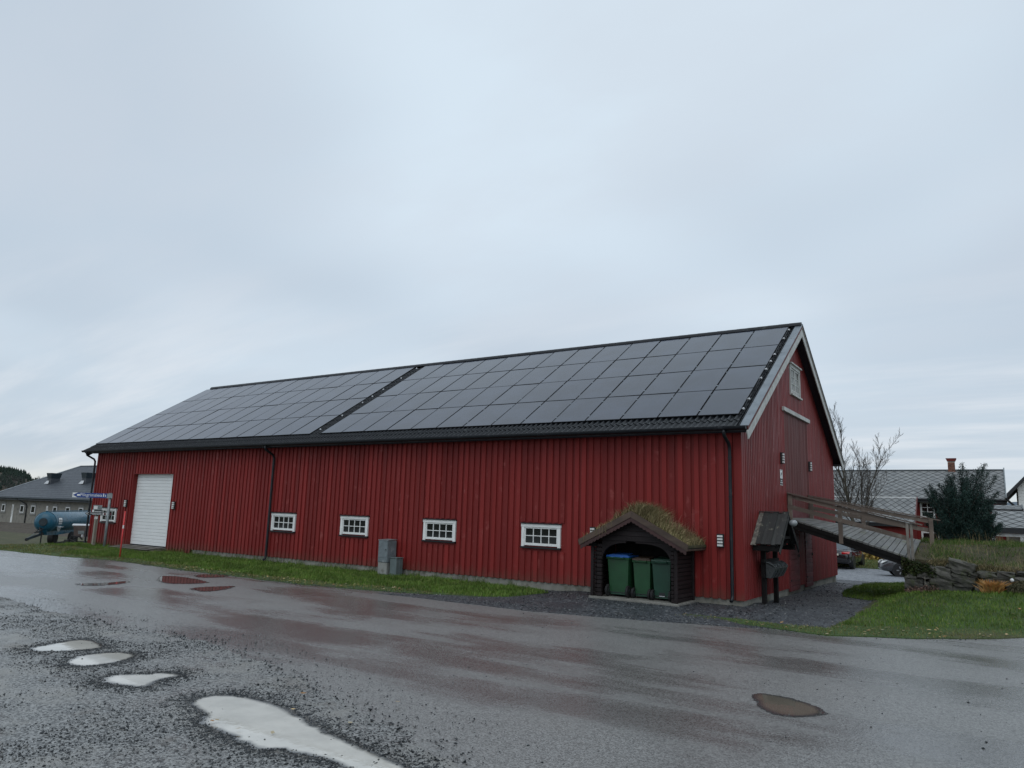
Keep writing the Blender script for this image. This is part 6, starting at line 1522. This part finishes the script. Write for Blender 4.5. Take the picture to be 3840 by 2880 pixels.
# bank of dark soil in front of the stable
pa, pb = gd(-60, 2000, 74), gd(330, 2012, 64)
soil = [(a.x, a.y) for a in (pa, pb)]
xs_ = np.linspace(0, 1, 40); co = []
for u in np.linspace(-.3, 1.6, 60):
    for v in np.linspace(0, 1, 12):
        x, y = pa.x + (pb.x - pa.x) * u - fn.x * 9 * (v - .2), pa.y + (pb.y - pa.y) * u - fn.y * 9 * (v - .2)
        co.append((x, y, zt(x, y) - .05 + (.55 + .2 * mnoise.noise((x * .3, y * .3, 1))) * math.sin(math.pi * v) * (1 + .3 * mnoise.noise((x * .9, y * .9, 3)))))
fc = [(i * 12 + j, i * 12 + j + 1, (i + 1) * 12 + j + 1, (i + 1) * 12 + j) for i in range(59) for j in range(11)]
struct('soil_bank', raw('soil_bank', co, fc), 'earth')

# ================================================================== SLURRY TANKER AND SMALL TRAILER
TD = 47.
F_ = gd(*cQ(706, 1066), TD); Rr = gd(*cQ(1500, 985), TD + 9); Rr.z = F_.z
ad = (Rr - F_); ad.z = 0; TLn = ad.length; ad.normalize(); sd_ = V((ad.y, -ad.x, 0)); sd_ = sd_ if sd_.dot(CAM - F_) > 0 else -sd_
tr_ = .63
gzt = zt(F_.x, F_.y)
tk = thing('slurry_tanker', 'blue slurry tanker trailer parked beyond the barn corner', 'tanker', V((F_.x, F_.y, gzt)))
Mx = Matrix((ad, -sd_ if False else V((0, 0, 1)).cross(ad), V((0, 0, 1)))).transposed().to_4x4(); Mx.translation = F_
def loc_put(nm, bm, m, parent, smooth=False):
    bmesh.ops.transform(bm, matrix=Mx, verts=bm.verts); return put(nm, bm, m, parent, smooth=smooth)
prof = [(-.34, .05), (-.32, tr_ * .45), (-.24, tr_ * .78), (-.1, tr_ * .95), (0, tr_), (TLn, tr_), (TLn + .12, tr_ * .9), (TLn + .26, tr_ * .5), (TLn + .3, .05)]
tank = loc_put('tank', lathe_x(B(), prof, 40), 'tank_blue', tk, True)
loc_put('seam_ring', lathe_x(B(), [(.0, tr_ + .001), (.0, tr_ + .03), (.06, tr_ + .03), (.06, tr_ + .001)], 40), 'tank_blue', tk)
loc_put('top_rail', bx(.0, TLn, -.06, .06, tr_ + .02, tr_ + .07), 'tank_blue', tk); loc_put('side_rail', tube(B(), [(0, s * tr_ * .7, tr_ * .78) for s in (0,)] + [(TLn, 0, tr_ * .78)], .01, 4), 'tank_dark', tk)
ysd = 1 if Mx.to_3x3() @ V((0, 1, 0)) @ sd_ > 0 else -1
loc_put('hatch', lathe_x(B(), [(-.38, .10), (-.38, .24), (-.30, .26), (-.22, .26)], 24), 'tank_dark', tk)
def side_patch(x0, x1, a0, a1, m, nm, k, off, shape=None):
    bm = B(); n_ = 8; rows = []
    for i in range(n_ + 1):
        a = a0 + (a1 - a0) * i / n_; rows.append([bm.verts.new((x, ysd * (tr_ + off) * math.cos(a), (tr_ + off) * math.sin(a))) for x in (x0, x1)])
    for r0, r1 in zip(rows, rows[1:]): bm.faces.new((r0[0], r0[1], r1[1], r1[0]))
    return loc_put(nm, bm, m, k)
lg = side_patch(.40, 1.02, R(-4), R(25), 'tank_dark', 'badge', tk, .006); side_patch(.44, .98, R(-2), R(23), 'sign_white', 'badge_face', tk, .009)
me = text_mesh('HILA', .2, .001); me.materials.append(MATS['sign_black']); o = put('lettering', me, None, tk)
xs_ = [v.co.x for v in me.vertices]; kk = .42 / (max(xs_) - min(xs_)); a = R(9); nrm_ = V((0, ysd * math.cos(a), math.sin(a))); upn = V((0, -ysd * math.sin(a), math.cos(a)))
Ml = Matrix((V((kk * (1 if ysd < 0 else 1), 0, 0)), upn, nrm_)).transposed().to_4x4(); Ml.translation = V((.50, ysd * (tr_ + .022) * math.cos(R(3)), (tr_ + .02) * math.sin(R(3)))); o.matrix_basis = Mx @ Ml
side_patch(.44, .98, R(-13), R(-8), 'clip_white', 'stripe', tk, .008)
bm = lathe_x(B(), [(0, .05), (0, .30), (.03, .30), (.03, .05)], 20); bmesh.ops.rotate(bm, verts=bm.verts, cent=(0, 0, 0), matrix=Matrix.Rotation(math.pi / 2, 3, 'Z')); bmesh.ops.translate(bm, verts=bm.verts, vec=(.75, ysd * (tr_ - .06), -.32)); loc_put('spare_hub', bm, 'galv', tk)
loc_put('mud_shelf', bx(.40, 1.15, min(ysd * (tr_ - .1), ysd * (tr_ + .06)), max(ysd * (tr_ - .1), ysd * (tr_ + .06)), -.34, -.31), 'clip_white', tk)
loc_put('chassis', prism(B(), [(-.25, -.22, -.50), (2.2, -.22, -.56), (TLn * .8, -.22, -.50), (TLn * .8, -.22, -.72), (1.6, -.22, -.86), (-.1, -.22, -.82)], (0, .44, 0)), 'tank_blue', tk)
hk = gd(*cQ(285, 1338), TD - 1.0); hl = Mx.inverted() @ hk
loc_put('drawbar', beam(B(), (-.1, 0, -.72), (hl.x, hl.y * .6, hl.z + .02), .16, .15), 'tank_dark', tk); loc_put('drawbar', beam(B(), (-.2, .12, -.45), (hl.x + .3, hl.y * .6, hl.z + .12), .05, .05), 'galv', tk)
loc_put('tow_eye', lathe_x(B(), [(-.05, .02), (-.05, .09), (.05, .09), (.05, .02)], 12, (hl.x, hl.y * .6, hl.z)), 'iron', tk)
bm = B()
for i in range(7): tube(bm, [(-.2 - .12 * i, .1 * math.sin(i * 2), -.5 - .02 * i), (-.42 - .13 * i, .14 * math.cos(i * 3), -.34 - .05 * i), (-.55 - .12 * i, .1 * math.sin(i), -.6)], .028, 5)
loc_put('hoses', bm, 'iron', tk)
jx = hl.x * .55; loc_put('jack_leg', bx(jx - .03, jx + .03, -.03, .03, gzt - F_.z, -.6), 'iron', tk)
wl = Mx.inverted() @ gd(*cQ(1055, 1250), TD + 3)
wr_ = .44
for s in (1, -1):
    bm = lathe_x(B(), [(-.2, .2), (-.2, wr_ - .05), (-.14, wr_), (.14, wr_), (.2, wr_ - .05), (.2, .2)], 24); bmesh.ops.rotate(bm, verts=bm.verts, cent=(0, 0, 0), matrix=Matrix.Rotation(math.pi / 2, 3, 'Z'))
    cxp = wl.x; bmesh.ops.translate(bm, verts=bm.verts, vec=(cxp, s * .62, zt(F_.x, F_.y) - F_.z + wr_ - .1)); w_ = loc_put('wheel', bm, 'tyre', tk)
    bm = lathe_x(B(), [(-.16, .05), (-.16, .21), (.16, .21), (.16, .05)], 16); bmesh.ops.rotate(bm, verts=bm.verts, cent=(0, 0, 0), matrix=Matrix.Rotation(math.pi / 2, 3, 'Z')); bmesh.ops.translate(bm, verts=bm.verts, vec=(cxp, s * .66, zt(F_.x, F_.y) - F_.z + wr_ - .1)); loc_put('rim', bm, 'tank_dark', w_)
# small brown implement trailer by the barn corner
tq = gt(*cQ(1040, 1438)); TD2 = (tq - CAM).dot(fw) + 3.4; tq = gd(*cQ(1040, 1438), TD2)
def tp_(x, y, back=0.): return gd(*cQ(x, y), TD2 + back)
it = thing('implement_trailer', 'small brown box trailer with drawbar at the barn corner', 'trailer', tq)
a, b, c_, d_ = tp_(1145, 1290, .2), tp_(1560, 1300, .2), tp_(1560, 1130, .2), tp_(1140, 1128, .2); bk = V((vd.x, vd.y, 0)) * 1.1
put('box', hexa_m([a + V((.04, 0, 0)), b, b + bk, a + bk + V((.04, 0, 0))], [d_, c_, c_ + bk, d_ + bk]), 'trailer_brown', it)
put('lid', hexa_m([d_ + V((-.12, 0, .005)), c_ + V((0, 0, .005)), c_ + bk + V((0, 0, .01)), d_ + bk + V((-.12, 0, .01))], [d_ + V((-.12, 0, .045)), c_ + V((0, 0, .03)), c_ + bk + V((0, 0, .05)), d_ + bk + V((-.12, 0, .07))]), 'clip_white', it)
put('panel', prism(B(), [tp_(1215, 1255, .19), tp_(1310, 1258, .19), tp_(1310, 1205, .19), tp_(1215, 1203, .19)], -vd * .02), 'galv', it)
put('frame', beam(B(), tp_(960, 1388), tp_(1560, 1385, .2), .12, .13), 'iron', it); put('drawbar', beam(B(), tp_(880, 1385), tp_(1000, 1388), .07, .08), 'iron', it)
bm = B(); tube(bm, [tp_(1060, 1370), tp_(1120, 1280), tp_(1180, 1290), tp_(1200, 1370)], .03, 6); tube(bm, [tp_(1150, 1320), tp_(1230, 1290), tp_(1280, 1340)], .035, 6); tube(bm, [tp_(1090, 1340), tp_(1170, 1380)], .04, 6); put('linkage', bm, 'iron', it)
put('support_foot', tube(B(), [tp_(1148, 1390), tp_(1150, 1448)], .025, 6), 'iron', it)
put('lamp', bx(*(lambda p: (p.x - .05, p.x + .05, p.y - .03, p.y + .03, p.z - .05, p.z + .05))(tp_(1283, 1280, .05))), 'clip_white', it)
bm = lathe_x(B(), [(-.07, .08), (-.07, .20), (.07, .20), (.07, .08)], 18); M = Matrix((ad, V((0, 0, 1)).cross(ad), V((0, 0, 1)))).transposed()
bmesh.ops.rotate(bm, verts=bm.verts, cent=(0, 0, 0), matrix=Matrix.Rotation(math.pi / 2, 3, 'Z')); bmesh.ops.translate(bm, verts=bm.verts, vec=tp_(1030, 1405)); put('wheel', bm, 'tyre', it)

# ================================================================== FAR HILLS AND WOOD
def hill_strip(name, prof, d0, d1, m):
    co = []; n_ = len(prof)
    for px, py in prof:
        top = gd(px, py, d1); bot = gd(px, py, d0); co += [(bot.x, bot.y, -1.5), (bot.x * .5 + top.x * .5, bot.y * .5 + top.y * .5, -1.5 + (top.z + 1.5) * .62), (top.x, top.y, top.z), (top.x * 1.15 - .15 * CAM.x, top.y * 1.15 - .15 * CAM.y, -2)]
    fc = [(i * 4 + j, (i + 1) * 4 + j, (i + 1) * 4 + j + 1, i * 4 + j + 1) for i in range(n_ - 1) for j in range(3)]
    return struct(name, raw(name, co, fc), m)
hp = [(-900, 1778), (-600, 1765), (-300, 1768), (-60, 1764), (0, 1768), (30, 1771), (60, 1776), (95, 1788), (112, 1800), (125, 1812), (150, 1808), (175, 1808), (200, 1814), (260, 1824), (400, 1836)]
hill_strip('wooded_hill', hp, 380, 480, 'earth')
tri = []; co = []
def cone_tree(p, h, r_):
    k = len(co); n_ = 6
    for (z0, z1, rr) in ((.08, .55, 1.), (.35, .8, .72), (.6, 1.0, .45)):
        b0 = len(co)
        for i in range(n_):
            a = 2 * math.pi * i / n_ + random.random() * .6; co.append((p.x + rr * r_ * math.cos(a) * random.uniform(.75, 1.2), p.y + rr * r_ * math.sin(a) * random.uniform(.75, 1.2), p.z + h * (z0 + random.uniform(-.03, .03))))
        co.append((p.x, p.y, p.z + h * z1))
        for i in range(n_): tri.append((b0 + i, b0 + (i + 1) % n_, b0 + n_))
def prof_y(px):
    for (a, b), (c, d) in zip(hp, hp[1:]):
        if a <= px <= c: return b + (d - b) * (px - a) / (c - a)
    return 1830
for i in range(900):
    px = random.uniform(-330, 230); top = random.random() < .5; dd = 478 if top else random.uniform(405, 476)
    f_ = (dd - 380) / 100; gt_ = gd(px, prof_y(px), 480); z = -1.5 + (gt_.z + 1.5) * (f_ ** .75); q = gd(px, 1800, dd)
    if px > 112 and random.random() < .6: continue
    cone_tree(V((q.x, q.y, z - .5)), random.uniform(3.0, 5.2) * (1 if px < 112 else .85), random.uniform(.8, 1.25))
stuff('spruce_wood', np_mesh('spruce_wood', np.array(co), np.array(tri)), 'spruce', 'dark spruce wood on the hill at the left border', 'forest')
cs = []
for i in range(420):
    px = random.uniform(-330, 190); dd = random.uniform(385, 440); f_ = (dd - 380) / 100; g0 = gd(px, prof_y(px), 480); z = -1.5 + (g0.z + 1.5) * (f_ ** .75); q = gd(px, 1800, dd); hh = random.uniform(3, 5)
    n_ = 60; p = rng.normal(size=(n_, 3)) * np.array([.8, .8, hh * .22]) + np.array([q.x, q.y, z + hh * .55]); cs.append(p)
for px, py in ((140, 1786), (146, 1790), (160, 1788)):
    q = gd(px, py + 10, 440); cs.append(rng.normal(size=(120, 3)) * np.array([1., 1., 1.]) + np.array([q.x, q.y, q.z]))
cs = np.concatenate(cs); stuff('bare_wood', leafs('bare_wood', cs, rng.uniform(.3, .9, len(cs)), asp=.16, up_bias=1.2), 'bare_wood', 'grey leafless wood on the lower slope of the hill', 'forest')
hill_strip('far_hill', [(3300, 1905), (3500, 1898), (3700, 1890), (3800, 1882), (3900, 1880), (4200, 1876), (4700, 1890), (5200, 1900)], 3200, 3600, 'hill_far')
